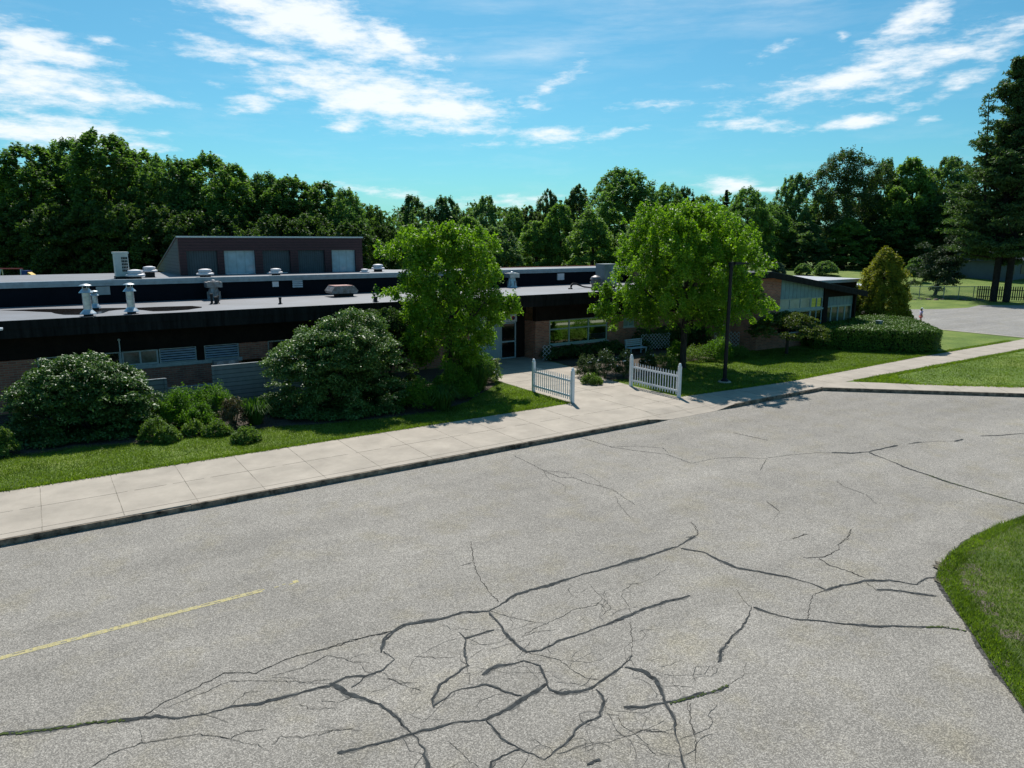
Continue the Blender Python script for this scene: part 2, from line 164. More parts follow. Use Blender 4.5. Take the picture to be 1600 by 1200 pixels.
PLANTS=[
[4.3, 30.17, 0, 1.39, 1.58, "lush", "bright green leafy shrub left of a matching one, in front of the grey screen fence"],
[5.55, 30.3, 0, 1.37, 1.51, "lush", "bright green leafy shrub between its twin and the brown shrub, by the grey fence"],
[5.92, 28.13, 0, 1.35, 1.14, "brown", "dry brownish shrub beside the two bright green ones"],
[6.71, 28.21, 0, 0.9, 0.85, "strap", "strap-leaved green plant tucked beside the big middle shrub"],
[3.09, 27.85, 0, 1.12, 0.83, "small", "low yellow-green plant at the right foot of the big left shrub"],
[3.43, 27.39, 0, 0.72, 0.69, "small", "small light green plant on the bed edge below the bright shrubs"],
[4.38, 27.84, 0, 0.65, 0.67, "small", "lone small yellow-green plant on the lawn edge before the bright shrubs"],
[3.75, 29.58, 0, 1.04, 0.99, "lush", "glossy low shrub just right of the big left shrub, behind the yellow-green plant"],
[4.69, 28.95, 0, 0.93, 1.09, "lush", "bright green shrub low between the two matching ones on the left bed"],
[5.77, 25.83, 0, 0.58, 0.78, "small", "low pale plant between the brown shrub and the strap-leaved one"],
[5.11, 27.35, 0, 0.55, 0.81, "small", "low green tuft in front of the brown shrub's left side"],
[13.16, 26.92, 0, 1.43, 1.37, "lush", "shaded leafy shrub between the biggest round shrub and the left street tree"],
[15.78, 27.94, 0, 1.23, 1.29, "lush", "bright perennial right of the left street tree's trunk, nearest the lawn"],
[17.26, 28.99, 0, 1.1, 1.23, "strap", "arching strap-leaved clump at the lawn corner near the entrance path"],
[-1.38, 28.55, 0, 1.13, 0.73, "small", "bright green plant at the left edge of the photo beside the big left shrub"],
[15.1, 27.91, 0, 1.89, 1.33, "lush", "leafy green perennial around the trunk of the left street tree"],
[17.23, 29.73, 0, 1.45, 1.38, "strap", "tall strap-leaved clump between the left street tree and the doors"],
[18.72, 30.66, 0, 1.38, 1.31, "lush", "green perennial clump nearest the entrance doors"],
[18.54, 29.22, 0, 1.33, 0.7, "stalk", "thin pale stemmed plant by the left edge of the entrance path"],
[13.96, 26.39, 0, 0.86, 1.09, "strap", "dark low clump at the foot of the left street tree"],
[23.73, 28.65, 0, 1.56, 1.15, "rose", "rose bush with few white flowers nearest the left picket panel"],
[24.31, 27.79, 0, 1.61, 1.27, "rose", "white-flowered rose bush in the middle of the bed by the path"],
[25.41, 27.53, 0, 1.56, 1.15, "rose", "rose bush with white flowers just left of the right picket panel"],
[22.91, 27.15, 0, 0.61, 0.84, "small", "low pale plant at the gravel edge in front of the rose bushes"],
[35.42, 36.96, 0, 1.05, 0.73, "stalk", "tall pale flowering stalk standing above the garden bench"],
[28.08, 28.52, 0, 1.28, 0.93, "rose", "whitish flowering plant behind the right picket panel's left post"],
[29.15, 28.29, 0, 1.14, 1.23, "small", "grey-green perennial behind the middle of the right picket panel"],
[30.95, 29.13, 0, 1.34, 0.98, "lush", "green perennial left of the right street tree's trunk"],
[33.0, 29.21, 0, 1.06, 1.55, "small", "low green perennial right of the right street tree's trunk"],
[33.99, 28.79, 0, 1.55, 1.55, "lush", "bright green perennial left of the black lamp post"],
[37.88, 31.6, 0, 1.62, 0.68, "stalk", "tall white flowering stalk left of the black lamp post"],
[35.67, 28.63, 0, 1.0, 1.19, "small", "pale green perennial right of the black lamp post"],
[96.35, 70.29, 1.75, 3.16, 2.61, "silver", "silvery bush at the edge of the far lawn above the brick wing"],
[101.07, 69.19, 1.88, 2.57, 3.46, "bushlow", "low green bush just right of the silvery one on the far lawn"],
[104.0, 67.24, 1.88, 3.0, 5.09, "bushlow", "wide low bush below the dark dome-shaped tree"],
[65.76, 94.73, 2.0, 4.34, 5.17, "bushlow", "rounded pale bush standing just behind the flat roof"],
[107.61, 55.34, 1.3, 5.18, 3.98, "bushlow", "round green bush on the lawn just right of the yellow-green conifer"],
[116.16, 57.1, 1.75, 3.58, 4.01, "bushlow", "grey bush on the far lawn between the round bush and the leaning tree"],
]
# ---------------------------------------------------------------- materials
MATS = {}
def mat(name, rgb, rough=.8, metal=0, spec=.3, noise_s=None, amt=.25, bump=0, bscale=None, coord='Object', stretch=(1, 1, 1), rgb2=None, detail=6, coat=0):
    if name in MATS: return MATS[name]
    m = bpy.data.materials.new(name); m.use_nodes = True; MATS[name] = m
    t = m.node_tree; b = t.nodes['Principled BSDF']
    b.inputs['Base Color'].default_value = (*rgb, 1); b.inputs['Roughness'].default_value = rough
    b.inputs['Metallic'].default_value = metal; b.inputs['Specular IOR Level'].default_value = spec
    b.inputs['Coat Weight'].default_value = coat; b.inputs['Coat Roughness'].default_value = .03
    if noise_s or bump:
        c = t.nodes.new('ShaderNodeTexCoord'); mp = t.nodes.new('ShaderNodeMapping'); mp.inputs['Scale'].default_value = stretch
        t.links.new(c.outputs[coord], mp.inputs[0])
    if noise_s:
        n = t.nodes.new('ShaderNodeTexNoise'); n.inputs['Scale'].default_value = noise_s; n.inputs['Detail'].default_value = detail; n.inputs['Roughness'].default_value = .65
        t.links.new(mp.outputs[0], n.inputs['Vector'])
        r = t.nodes.new('ShaderNodeValToRGB'); lo = rgb2 or [x*(1-amt*1.6) for x in rgb]
        r.color_ramp.elements[0].position = .3; r.color_ramp.elements[1].position = .7
        r.color_ramp.elements[0].color = (*lo, 1); r.color_ramp.elements[1].color = (*([min(1, x*(1+amt)) for x in rgb] if not rgb2 else rgb), 1)
        t.links.new(n.outputs['Fac'], r.inputs[0]); t.links.new(r.outputs[0], b.inputs['Base Color'])
    if bump:
        n = t.nodes.new('ShaderNodeTexNoise'); n.inputs['Scale'].default_value = bscale or 30; n.inputs['Detail'].default_value = 4
        t.links.new(mp.outputs[0], n.inputs['Vector'])
        bp = t.nodes.new('ShaderNodeBump'); bp.inputs['Strength'].default_value = bump; bp.inputs['Distance'].default_value = .02
        t.links.new(n.outputs['Fac'], bp.inputs['Height']); t.links.new(bp.outputs[0], b.inputs['Normal'])
    return m
def leafmat(name, a, b_, trans=.35, rough=.6, spec=.2, vary=.5, nscale=.8, tcol=None):
    """a..b_: range of leaf colours, random from leaf to leaf and from clump to clump"""
    if name in MATS: return MATS[name]
    m = bpy.data.materials.new(name); m.use_nodes = True; MATS[name] = m; t = m.node_tree; t.nodes.clear()
    g = t.nodes.new('ShaderNodeNewGeometry'); c = t.nodes.new('ShaderNodeTexCoord'); oi = t.nodes.new('ShaderNodeObjectInfo')
    n = t.nodes.new('ShaderNodeTexNoise'); n.inputs['Scale'].default_value = nscale; n.inputs['Detail'].default_value = 3
    t.links.new(c.outputs['Object'], n.inputs['Vector'])
    v = mth('MULTIPLY_ADD', g.outputs['Random Per Island'], vary, t, c=0)
    v = mth('ADD', v, mth('MULTIPLY_ADD', n.outputs['Fac'], 1.6, t, c=-.55), t)
    v = mth('ADD', v, mth('MULTIPLY_ADD', oi.outputs['Random'], .4, t, c=-.2), t, clamp=True)
    mx = t.nodes.new('ShaderNodeMix'); mx.data_type = 'RGBA'; mx.inputs[6].default_value = (*a, 1); mx.inputs[7].default_value = (*b_, 1)
    t.links.new(v, mx.inputs['Factor'])
    p = t.nodes.new('ShaderNodeBsdfPrincipled'); t.links.new(mx.outputs[2], p.inputs['Base Color'])
    p.inputs['Roughness'].default_value = rough; p.inputs['Specular IOR Level'].default_value = spec
    tr = t.nodes.new('ShaderNodeBsdfTranslucent')
    tm = t.nodes.new('ShaderNodeMix'); tm.data_type = 'RGBA'; tm.blend_type = 'MULTIPLY'; tm.inputs['Factor'].default_value = 1
    t.links.new(mx.outputs[2], tm.inputs[6]); tm.inputs[7].default_value = (*(tcol or (1.5, 1.6, .5)), 1); t.links.new(tm.outputs[2], tr.inputs[0])
    ms = t.nodes.new('ShaderNodeMixShader'); ms.inputs[0].default_value = trans
    t.links.new(p.outputs[0], ms.inputs[1]); t.links.new(tr.outputs[0], ms.inputs[2])
    o = t.nodes.new('ShaderNodeOutputMaterial'); t.links.new(ms.outputs[0], o.inputs[0])
    return m

# ---------------------------------------------------------------- mesh builder
ORG = {}
def tag(o, label=None, cat=None, group=None, kind=None):
    if label: o['label'] = label
    if cat: o['category'] = cat
    if group: o['group'] = group
    if kind: o['kind'] = kind
    return o
def thing(name, label, cat, loc=(0, 0, 0), group=None, rz=0):
    o = bpy.data.objects.new(name, None); COL.objects.link(o); o.location = loc; o.rotation_euler = (0, 0, rz)
    o.empty_display_size = .3; ORG[o] = Vector((0, 0, 0)) if rz else Vector(loc)
    return tag(o, label, cat, group)
class MB:
    def __init__(s): s.v = []; s.f = []; s.m = []
    def add(s, vs, fs, m=0):
        k = len(s.v); s.v += [tuple(p) for p in vs]; s.f += [tuple(i+k for i in f) for f in fs]; s.m += [m]*len(fs); return s
    def box(s, x0, x1, y0, y1, z0, z1, m=0):
        return s.add([(x0,y0,z0),(x1,y0,z0),(x1,y1,z0),(x0,y1,z0),(x0,y0,z1),(x1,y0,z1),(x1,y1,z1),(x0,y1,z1)],
                     [(0,3,2,1),(4,5,6,7),(0,1,5,4),(1,2,6,5),(2,3,7,6),(3,0,4,7)], m)
    def prism(s, poly, z0, z1, m=0):
        a = sum(poly[i][0]*poly[(i+1)%len(poly)][1]-poly[(i+1)%len(poly)][0]*poly[i][1] for i in range(len(poly)))
        if a < 0: poly = poly[::-1]
        n = len(poly)
        return s.add([(x,y,z0) for x,y in poly]+[(x,y,z1) for x,y in poly],
                     [tuple(range(n-1,-1,-1)), tuple(range(n,2*n))]+[(i,(i+1)%n,n+(i+1)%n,n+i) for i in range(n)], m)
    def extr(s, prof, y0, y1, m=0):        # profile in x,z pushed along y
        n = len(prof)
        return s.add([(x,y0,z) for x,z in prof]+[(x,y1,z) for x,z in prof],
                     [tuple(range(n)), tuple(range(2*n-1,n-1,-1))]+[(i,n+i,n+(i+1)%n,(i+1)%n) for i in range(n)], m)
    def extx(s, prof, x0, x1, m=0):        # profile in y,z pushed along x
        n = len(prof)
        return s.add([(x0,y,z) for y,z in prof]+[(x1,y,z) for y,z in prof],
                     [tuple(range(n-1,-1,-1)), tuple(range(n,2*n))]+[(i,(i+1)%n,n+(i+1)%n,n+i) for i in range(n)], m)
    def lathe(s, c, prof, n=20, m=0):
        k = [(c[0]+r*cos(2*pi*j/n), c[1]+r*sin(2*pi*j/n), c[2]+z) for r, z in prof for j in range(n)]
        f = [(i*n+j, i*n+(j+1)%n, (i+1)*n+(j+1)%n, (i+1)*n+j) for i in range(len(prof)-1) for j in range(n)]
        f += [tuple(range(n-1,-1,-1)), tuple((len(prof)-1)*n+j for j in range(n))]
        return s.add(k, f, m)
    def tube(s, path, rad, n=8, m=0):
        P = [Vector(p) for p in path]; rr = rad if isinstance(rad, (list, tuple)) else [rad]*len(P)
        vs = []; ref = Vector((.3, .9, .2))
        for i, p in enumerate(P):
            d = (P[min(i+1, len(P)-1)]-P[max(i-1, 0)]).normalized()
            a = d.cross(ref)
            if a.length < .05: a = d.cross(Vector((1, 0, 0)))
            a.normalize(); b = d.cross(a)
            vs += [p+(a*cos(2*pi*j/n)+b*sin(2*pi*j/n))*rr[i] for j in range(n)]
        f = [(i*n+j, i*n+(j+1)%n, (i+1)*n+(j+1)%n, (i+1)*n+j) for i in range(len(P)-1) for j in range(n)]
        f += [tuple(range(n-1,-1,-1)), tuple((len(P)-1)*n+j for j in range(n))]
        return s.add(vs, f, m)
    def build(s, name, mats, parent=None, org=None, smooth=False, bevel=0):
        if not isinstance(mats, (list, tuple)): mats = [mats]
        o0 = ORG.get(parent) if parent else Vector(org or (0, 0, 0))
        me = bpy.data.meshes.new(name); me.from_pydata([tuple(Vector(p)-o0) for p in s.v], [], s.f)
        for m in mats: me.materials.append(m)
        me.polygons.foreach_set('material_index', s.m)
        if smooth: me.polygons.foreach_set('use_smooth', [True]*len(me.polygons))
        me.update()
        o = bpy.data.objects.new(name, me); COL.objects.link(o)
        if parent: o.parent = parent; ORG[o] = o0
        else: o.location = o0; ORG[o] = o0
        if bevel:
            b = o.modifiers.new('bevel', 'BEVEL'); b.width = bevel; b.segments = 2; b.limit_method = 'ANGLE'
        return o
def copy_tree(o, parent=None):
    c = o.copy(); COL.objects.link(c); c.parent = parent
    for ch in list(o.children): copy_tree(ch, c)
    return c

def smooth(t): t = max(0, min(1, t)); return t*t*(3-2*t)
cY, sY = cos(YAW), sin(YAW)
def rise(u, v):
    Y = u*sY + v*cY
    a = max(0, min(2.2, (Y-88)/30*2.2)); b = smooth((v-56)/9)*(1-smooth((u-30)/20))
    return max(a, b)

# ---------------------------------------------------------------- ground materials
def grassmat(nm='lawn_grass', lo=(.050, .075, .012, 1), mid=(.120, .195, .020, 1), hi=(.17, .21, .04, 1)):
    m = bpy.data.materials.new(nm); m.use_nodes = True; t = m.node_tree; b = t.nodes['Principled BSDF']
    c = t.nodes.new('ShaderNodeTexCoord')
    def nz(s, d=6, r=.65):
        n = t.nodes.new('ShaderNodeTexNoise'); n.inputs['Scale'].default_value = s; n.inputs['Detail'].default_value = d; n.inputs['Roughness'].default_value = r
        t.links.new(c.outputs['Object'], n.inputs['Vector']); return n
    n1 = nz(.35); n2 = nz(9, 5); n3 = nz(60, 3)
    v = mth('ADD', mth('MULTIPLY', n1.outputs[0], .8, t), mth('ADD', mth('MULTIPLY', n2.outputs[0], .6, t), mth('MULTIPLY', n3.outputs[0], .7, t), t), t)
    r = t.nodes.new('ShaderNodeValToRGB'); e = r.color_ramp.elements
    e[0].position = .72; e[0].color = lo; e[1].position = 1.0; e[1].color = mid
    q = e.new(1.0); q.position = .97; e[1].color = mid
    v = mth('MULTIPLY_ADD', v, .92, t, c=-.02)
    e[2].color = hi
    t.links.new(v, r.inputs[0]); t.links.new(r.outputs[0], b.inputs['Base Color']); b.inputs['Roughness'].default_value = .75; b.inputs['Specular IOR Level'].default_value = .2
    bp = t.nodes.new('ShaderNodeBump'); bp.inputs['Strength'].default_value = .6; bp.inputs['Distance'].default_value = .03
    t.links.new(n3.outputs[0], bp.inputs['Height']); t.links.new(bp.outputs[0], b.inputs['Normal'])
    return m
def asphaltmat(name, base, patch=1):
    m = bpy.data.materials.new(name); m.use_nodes = True; t = m.node_tree; b = t.nodes['Principled BSDF']
    c = t.nodes.new('ShaderNodeTexCoord')
    def nz(s, d=4, r=.6):
        n = t.nodes.new('ShaderNodeTexNoise'); n.inputs['Scale'].default_value = s; n.inputs['Detail'].default_value = d; n.inputs['Roughness'].default_value = r
        t.links.new(c.outputs['Object'], n.inputs['Vector']); return n
    big = nz(.22, 5, .6); mid = nz(1.3, 4); fine = nz(55, 3, .8); stain = nz(.8, 6, .7); spot = nz(2.6, 5, .75)
    vo = t.nodes.new('ShaderNodeTexVoronoi'); vo.inputs['Scale'].default_value = 62; t.links.new(c.outputs['Object'], vo.inputs['Vector'])
    sepc = t.nodes.new('ShaderNodeSeparateColor'); t.links.new(vo.outputs['Color'], sepc.inputs[0])
    mp = t.nodes.new('ShaderNodeMapping'); mp.inputs['Scale'].default_value = (.03, .8, 1); t.links.new(c.outputs['Object'], mp.inputs[0])
    tk = t.nodes.new('ShaderNodeTexNoise'); tk.inputs['Scale'].default_value = 1.2; tk.inputs['Detail'].default_value = 5; tk.inputs['Roughness'].default_value = .55; t.links.new(mp.outputs[0], tk.inputs['Vector'])
    k = mth('MULTIPLY_ADD', mth('POWER', sepc.outputs[0], 1.8, t), .95, t, c=.60)      # stone to stone
    k = mth('MULTIPLY', k, mth('MULTIPLY_ADD', fine.outputs[0], 1.2, t, c=.40), t)
    k = mth('MULTIPLY', k, mth('MULTIPLY_ADD', big.outputs[0], .48, t, c=.76), t)
    k = mth('MULTIPLY', k, mth('MULTIPLY_ADD', mid.outputs[0], .34, t, c=.83), t)
    k = mth('MULTIPLY', k, mth('MULTIPLY_ADD', tk.outputs[0], .45, t, c=.78), t)        # wheel tracks along the lane
    dk = mth('MULTIPLY_ADD', spot.outputs[0], -6, t, c=2.45, clamp=True)                # small oil and damp marks
    k = mth('MULTIPLY', k, mth('MULTIPLY_ADD', dk, -.12, t, c=1.0), t)
    mx = t.nodes.new('ShaderNodeMix'); mx.data_type = 'RGBA'; mx.inputs[6].default_value = (*base, 1); mx.inputs[7].default_value = (base[0]*.97, base[1]*.93, base[2]*.76, 1)
    t.links.new(mth('MULTIPLY_ADD', stain.outputs[0], 3, t, c=-1.5, clamp=True), mx.inputs['Factor'])
    sc = t.nodes.new('ShaderNodeVectorMath'); sc.operation = 'SCALE'; t.links.new(mx.outputs[2], sc.inputs[0]); t.links.new(k, sc.inputs['Scale'])
    t.links.new(sc.outputs[0], b.inputs['Base Color']); b.inputs['Roughness'].default_value = .85; b.inputs['Specular IOR Level'].default_value = .25
    bp = t.nodes.new('ShaderNodeBump'); bp.inputs['Strength'].default_value = .5; bp.inputs['Distance'].default_value = .01
    t.links.new(vo.outputs['Distance'], bp.inputs['Height']); t.links.new(bp.outputs[0], b.inputs['Normal'])
    return m
GRASS = grassmat()
GRASS_DRY = grassmat('patchy_grass', (.032, .050, .010, 1), (.075, .120, .018, 1), (.115, .13, .04, 1))
ASPH = asphaltmat('worn_asphalt', ROADC)
ASPH2 = asphaltmat('far_asphalt', ROADC2)
CONC = mat('concrete', WALKC, .85, noise_s=.9, amt=.13, bump=.25, bscale=60, detail=10)
KERB = mat('kerb_face', (.22, .175, .13), .95, noise_s=4, amt=.55, bump=.5, bscale=25)
JOINT = mat('joint', (.19, .17, .135), .95, noise_s=6, amt=.3)
TAR = mat('crack_tar', (.048, .052, .053), .9, spec=.08, noise_s=7, amt=.4)
CRK = mat('open_crack', (.05, .049, .045), 1, spec=.05, noise_s=9, amt=.5)
MOSS = mat('crack_moss', (.06, .085, .02), 1, noise_s=9, amt=.5)
YEL = None
DIRT = mat('mulch', (.085, .065, .048), .95, noise_s=14, amt=.55, bump=.8, bscale=30)

# ---------------------------------------------------------------- ground
def lin(a, b, st):
    out = []; x = a
    while x < b-1e-6: out.append(x); x += st
    return out
us = [-2000, -900, -400, -200, -120] + lin(-80, 180, 5) + [180, 220, 300, 500, 900, 2000, 4000]
vs = [-2000, -300, -100, -40, 0, 10, 21.42] + [21.46] + lin(25, 170, 5) + [170, 200, 260, 400, 900, 2000, 4000]
g = MB(); idx = {}
for i, u in enumerate(us):
    for j, v in enumerate(vs):
        idx[i, j] = len(g.v); g.v.append((u, v, -.32 if v < 21.44 else rise(u, v)))
for i in range(len(us)-1):
    for j in range(len(vs)-1):
        g.f.append((idx[i,j], idx[i+1,j], idx[i+1,j+1], idx[i,j+1])); g.m.append(0)
tag(g.build('ground', GRASS), kind='structure')
road = MB().prism([(-120,-60),(-120,20.12),(31.62,20.12),(38.25,13.95),(75,-20.3),(75,-60)], -.31, -.15).build('road', ASPH)
tag(road, kind='structure')
# far parking lot
pk = MB().prism([(56.5,43.5),(57.5,34.5),(61.2,31),(61,22.9),(61.9,17),(97,17),(95.8,30.3),(92.7,35.2),(88.5,38),(84,37.2),(80.6,37.9),(75,40.5),(66,43)], -.02, .012).build('parking_lot', ASPH2)
tag(pk, kind='structure')
tag(MB().prism([(61.0,31.1),(61.3,31.1),(61.15,22.9),(62.1,17),(61.8,17),(60.85,22.9)], -.02, .03).build('parking_kerb', CONC), kind='structure')
# pavement: slab with kerb face, grooves
sw = MB()
zt = .015
sw.prism([(-60,20.188),(-60,24.2),(19.2,24.2),(24.15,24.2),(24.15,22.5),(28.2,22.2),(31.9,22.0),(45.2,22.5),(59,22.5),(61.1,22.6),(61.1,20.35),(34.5,20.35),(32.2,20.35),(31.62,20.188),(25.7,20.188),(25.2,20.188),(25.2,21.3),(20.0,21.3),(20.0,20.188),(19.2,20.188)], -.33, zt)
rng = random.Random(4)
for k in range(-33, 22):
    x = -.45+1.8*k
    if x > 19: continue
    m_ = 1
    y_ = 20.24
    while y_ < 24.2:
        dy_ = rng.uniform(.15, .5); w_ = rng.uniform(.003, .009); o_ = rng.uniform(-.004, .004); sw.box(x-w_+o_, x+w_+o_, y_, min(24.2, y_+dy_), zt, zt+.003, m_); y_ += dy_*rng.choice((1, 1, 1, 1.15))
for x in (20.9, 22.7, 24.1, 25.9, 27.7, 29.5, 31.3, 33.1, 35, 37, 39, 41, 43, 45, 47, 49, 51, 53, 55):
    sw.box(x-.008, x+.008, 20.36, 22.0 if x > 24.1 else 24.2, zt, zt+.003, 1)
x_ = -20
while x_ < 24:
    L_ = rng.uniform(.2, 1.1); w_ = rng.uniform(.002, .006); sw.box(x_, x_+L_, 22.25-w_, 22.25+w_, zt, zt+.004, 1); x_ += L_*rng.choice((1, 1.2, 1.5))
sw.box(-60, 31.6, 20.50, 20.508, zt, zt+.004, 1)
pv = sw.build('pavement', [CONC, JOINT]); tag(pv, kind='structure')
kb = MB(); rk_ = random.Random(31)
def kseg(x0, x1):
    x = x0
    while x < x1-.01:
        L = min(rk_.choice((.35, .6, .9, 1.2)), x1-x); j_ = rk_.uniform(-.012, .010); t0 = zt-.003-rk_.uniform(0, .012)
        if rk_.random() < .16: t0 -= rk_.uniform(.01, .035); j_ += .012
        kb.prism([(x, 20.12+j_), (x, 20.19), (x+L-.004, 20.19), (x+L-.004, 20.12+j_+rk_.uniform(-.006, .006))], -.3, t0); x += L
kseg(-40, 20.0); kseg(25.2, 31.6)
tag(kb.build('kerb', KERB), kind='structure')
# ramp let into the pavement at the entrance path
rp = MB(); us_ = [20.0, 20.4, 20.8, 21.2, 22.1, 23.1, 24.0, 24.4, 24.8, 25.2]; zf = [.012, -.03, -.095, -.143, -.145, -.145, -.143, -.095, -.03, .012]
for k in range(9):
    rp.add([(us_[k], 20.11, zf[k]), (us_[k+1], 20.11, zf[k+1]), (us_[k+1], 21.3, zt), (us_[k], 21.3, zt)], [(0,1,2,3)])
    rp.add([(us_[k], 20.11, -.3), (us_[k+1], 20.11, -.3), (us_[k+1], 20.11, zf[k+1]), (us_[k], 20.11, zf[k])], [(0,1,2,3)], 1)
tag(rp.build('dropped_kerb', [CONC, KERB]), kind='structure')
# lower strip of pavement along the turned kerb
d = Vector((38.25-31.62, 13.95-20.12)).normalized(); nrm = Vector((-d.y, d.x))
P0 = Vector((31.62, 20.12)); P1 = P0+d*62
q = [P0, P1, P1+nrm*1.75, P0+nrm*1.75+d*.9]
lw = MB().prism([tuple(p+nrm*.07) for p in (P0, P1)]+[tuple(q[2]), tuple(q[3])], -.1, zt+.003)
for k in range(1, 30):
    a = P0+d*(2.1*k)
    lw.prism([tuple(a+nrm*.2), tuple(a+nrm*1.75), tuple(a+nrm*1.75+d*.016), tuple(a+nrm*.2+d*.016)], zt+.003, zt+.007, 1)
tag(lw.build('side_pavement', [CONC, JOINT]), kind='structure')
tag(MB().prism([tuple(P0+d*.02), tuple(P1), tuple(P1+nrm*.07), tuple(P0+d*.02+nrm*.07)], -.3, zt-.003).build('side_kerb', KERB), kind='structure')
tag(MB().prism([tuple(q[3]), tuple(q[2]), (110,-20), (110,20.3), (61.1,20.35), (34.5,20.35)], -.31, 0).build('side_lawn', GRASS), kind='structure')
# entrance path
ep = MB().prism([(19.3,24.2),(19.3,27.2),(19.35,30.2),(19.7,31.3),(20.6,33.2),(20.6,36.2),(25.4,36.2),(25.4,34.7),(25.0,31.2),(24.3,27.5),(24.15,25.6),(24.15,24.2)], -.1, zt-.003)
for v in (26.0, 27.8, 29.6, 31.4, 33.2): ep.box(19.4, 24.3, v, v+.012, zt-.003, zt+.001, 1)
ep.box(21.7, 21.712, 24.2, 35, zt-.003, zt+.0015, 1)
tag(ep.build('entrance_path', [CONC, JOINT]), kind='structure')
# planting beds
tag(MB().prism([(-6,28.5),(-2,28.0),(.7,28.2),(3.2,27.3),(5.4,27.5),(7.2,27.2),(10,26.4),(13.6,26.0),(15.6,27.0),(17.3,28.4),(18.8,29.6),(19.6,31.5),(20.5,33.5),(20.5,35.4),(-6,35.4)], -.05, .012).build('left_bed_mulch', DIRT), kind='structure')
tag(MB().prism([(24.4,28.2),(22.7,27.2) if False else (24.35,27.3),(26,26.9),(28,27.4),(30,28.3),(31.2,29.2),(35,29.0),(38.7,29.8),(38.7,34.9),(25.6,34.9),(25.1,31.4)], -.05, .012).build('right_bed_mulch', DIRT), kind='structure')
# raised lawn in the turn
isl = [(24.5,7.6),(21.2,7.37),(19.96,7.47),(18.63,7.48),(17.37,7.34),(16.28,7.13),(15.58,6.85),(15.02,6.36),(14.5,5.95),(13.94,5.44),(13.04,4.68),(12.13,3.84),(11.2,2.9),(9.8,1.2),(8.8,-2),(8.4,-15),(34,-15),(36,2),(32,6)]
tag(MB().prism(isl, -.3, -.12).build('island_lawn', GRASS_DRY), kind='structure')
rim = MB(); rng = random.Random(9)
for i in range(len(isl)-5):
    a, b = Vector(isl[i]), Vector(isl[i+1]); n_ = max(1, int((b-a).length/.05))
    t_ = (b-a).normalized(); nn = Vector((-t_.y, t_.x))
    for k in range(n_):
        p = a+(b-a)*(k/n_); p2 = a+(b-a)*((k+1.15)/n_); o1 = .045+.03*sin(i*2+k*.21)+rng.uniform(-.012,.012); o2 = rng.uniform(.03,.10)
        rim.add([(*(p+nn*-o1), -.146), (*(p2+nn*-o1*1.02), -.146), (*(p2+nn*o2), -.112), (*(p+nn*o2), -.112)], [(3,2,1,0)] if False else [(0,1,2,3)])
dp = MB(); rg = random.Random(6)
for _ in range(46):
    i = rg.randrange(2, 13); a, c_ = isl[i], isl[i+1]; t_ = rg.random(); x = a[0]+(c_[0]-a[0])*t_+rg.uniform(.02, .75); y = a[1]+(c_[1]-a[1])*t_-rg.uniform(0, .55); r = rg.uniform(.05, .22)
    z_ = -.118+_*.0001
    dp.add([(x+r*cos(q_*.7)*rg.uniform(.5, 1.3), y+r*sin(q_*.7)*rg.uniform(.5, 1.3), z_) for q_ in range(9)], [tuple(range(9))])
tag(dp.build('bare_soil', mat('bare_soil', (.13, .11, .08), .95, noise_s=20, amt=.5)), kind='structure')
r_ = rim.build('road_edge_crumble', mat('crumbled_edge', (.07,.068,.062), .95, noise_s=12, amt=.6, bump=1, bscale=30)); tag(r_, kind='structure')
# ---------------------------------------------------------------- cracks, tar and the worn yellow line, children of the road
def strips(lines, wk, z, seed, jit, wander=0):
    rg = random.Random(seed); mb = MB(); z0 = z
    for li, ln in enumerate(lines):
        z = z0+li*.00012; f1, f2, f3 = (li*1.7) % 6, .7+(li*.37) % .6, (li*2.9) % 6; dist = 0
        pts = []
        for (a, b) in zip(ln, ln[1:]):
            L = math.hypot(b[0]-a[0], b[1]-a[1]); n_ = max(1, int(L/.06))
            for k in range(n_):
                dist += L/n_; wm = (.72+.30*sin(dist*2.1*f2+f1)+.22*sin(dist*5.3*f2+f3)) if wander else 1
                t = k/n_; x = a[0]+(b[0]-a[0])*t; y = a[1]+(b[1]-a[1])*t; w = a[2]+(b[2]-a[2])*t
                lat = wander*(sin(dist*4.3+f1)+.6*sin(dist*9.7+f3)+.4*sin(dist*23+f1))
                ux, uy = ((b[0]-a[0])/max(L, 1e-6), (b[1]-a[1])/max(L, 1e-6))
                pts.append([x-uy*lat+rg.gauss(0, jit), y+ux*lat+rg.gauss(0, jit), w*wk*wm*rg.uniform(.6, 1.35)])
        pts.append([ln[-1][0], ln[-1][1], ln[-1][2]*wk*.5]); pts[0][2] *= .6
        L = []
        for i, p in enumerate(pts):
            a = pts[max(0, i-1)]; b = pts[min(len(pts)-1, i+1)]
            dx, dy = b[0]-a[0], b[1]-a[1]; l = math.hypot(dx, dy) or 1; nx, ny = -dy/l, dx/l
            L.append(((p[0]+nx*p[2]/2, p[1]+ny*p[2]/2, z), (p[0]-nx*p[2]/2, p[1]-ny*p[2]/2, z)))
        for i in range(len(L)-1):
            mb.add([L[i][1], L[i+1][1], L[i+1][0], L[i][0]], [(0,1,2,3)])
    return mb
rg = random.Random(77); WEB = []
anch = [p for ln in SEALED[:17]+THIN[29:50] for p in ln if 2 < p[1] < 11]
for _ in range(75):
    a_ = rg.choice(anch); x, y = a_[0]+rg.gauss(0, .25), a_[1]+rg.gauss(0, .25); h_ = rg.random()*6.28; ln = []
    for k in range(rg.randint(4, 14)):
        ln.append((x, y, rg.uniform(.004, .010))); h_ += rg.gauss(0, .55); st_ = rg.uniform(.06, .2); x += cos(h_)*st_; y += sin(h_)*st_*.8
    WEB.append(ln)
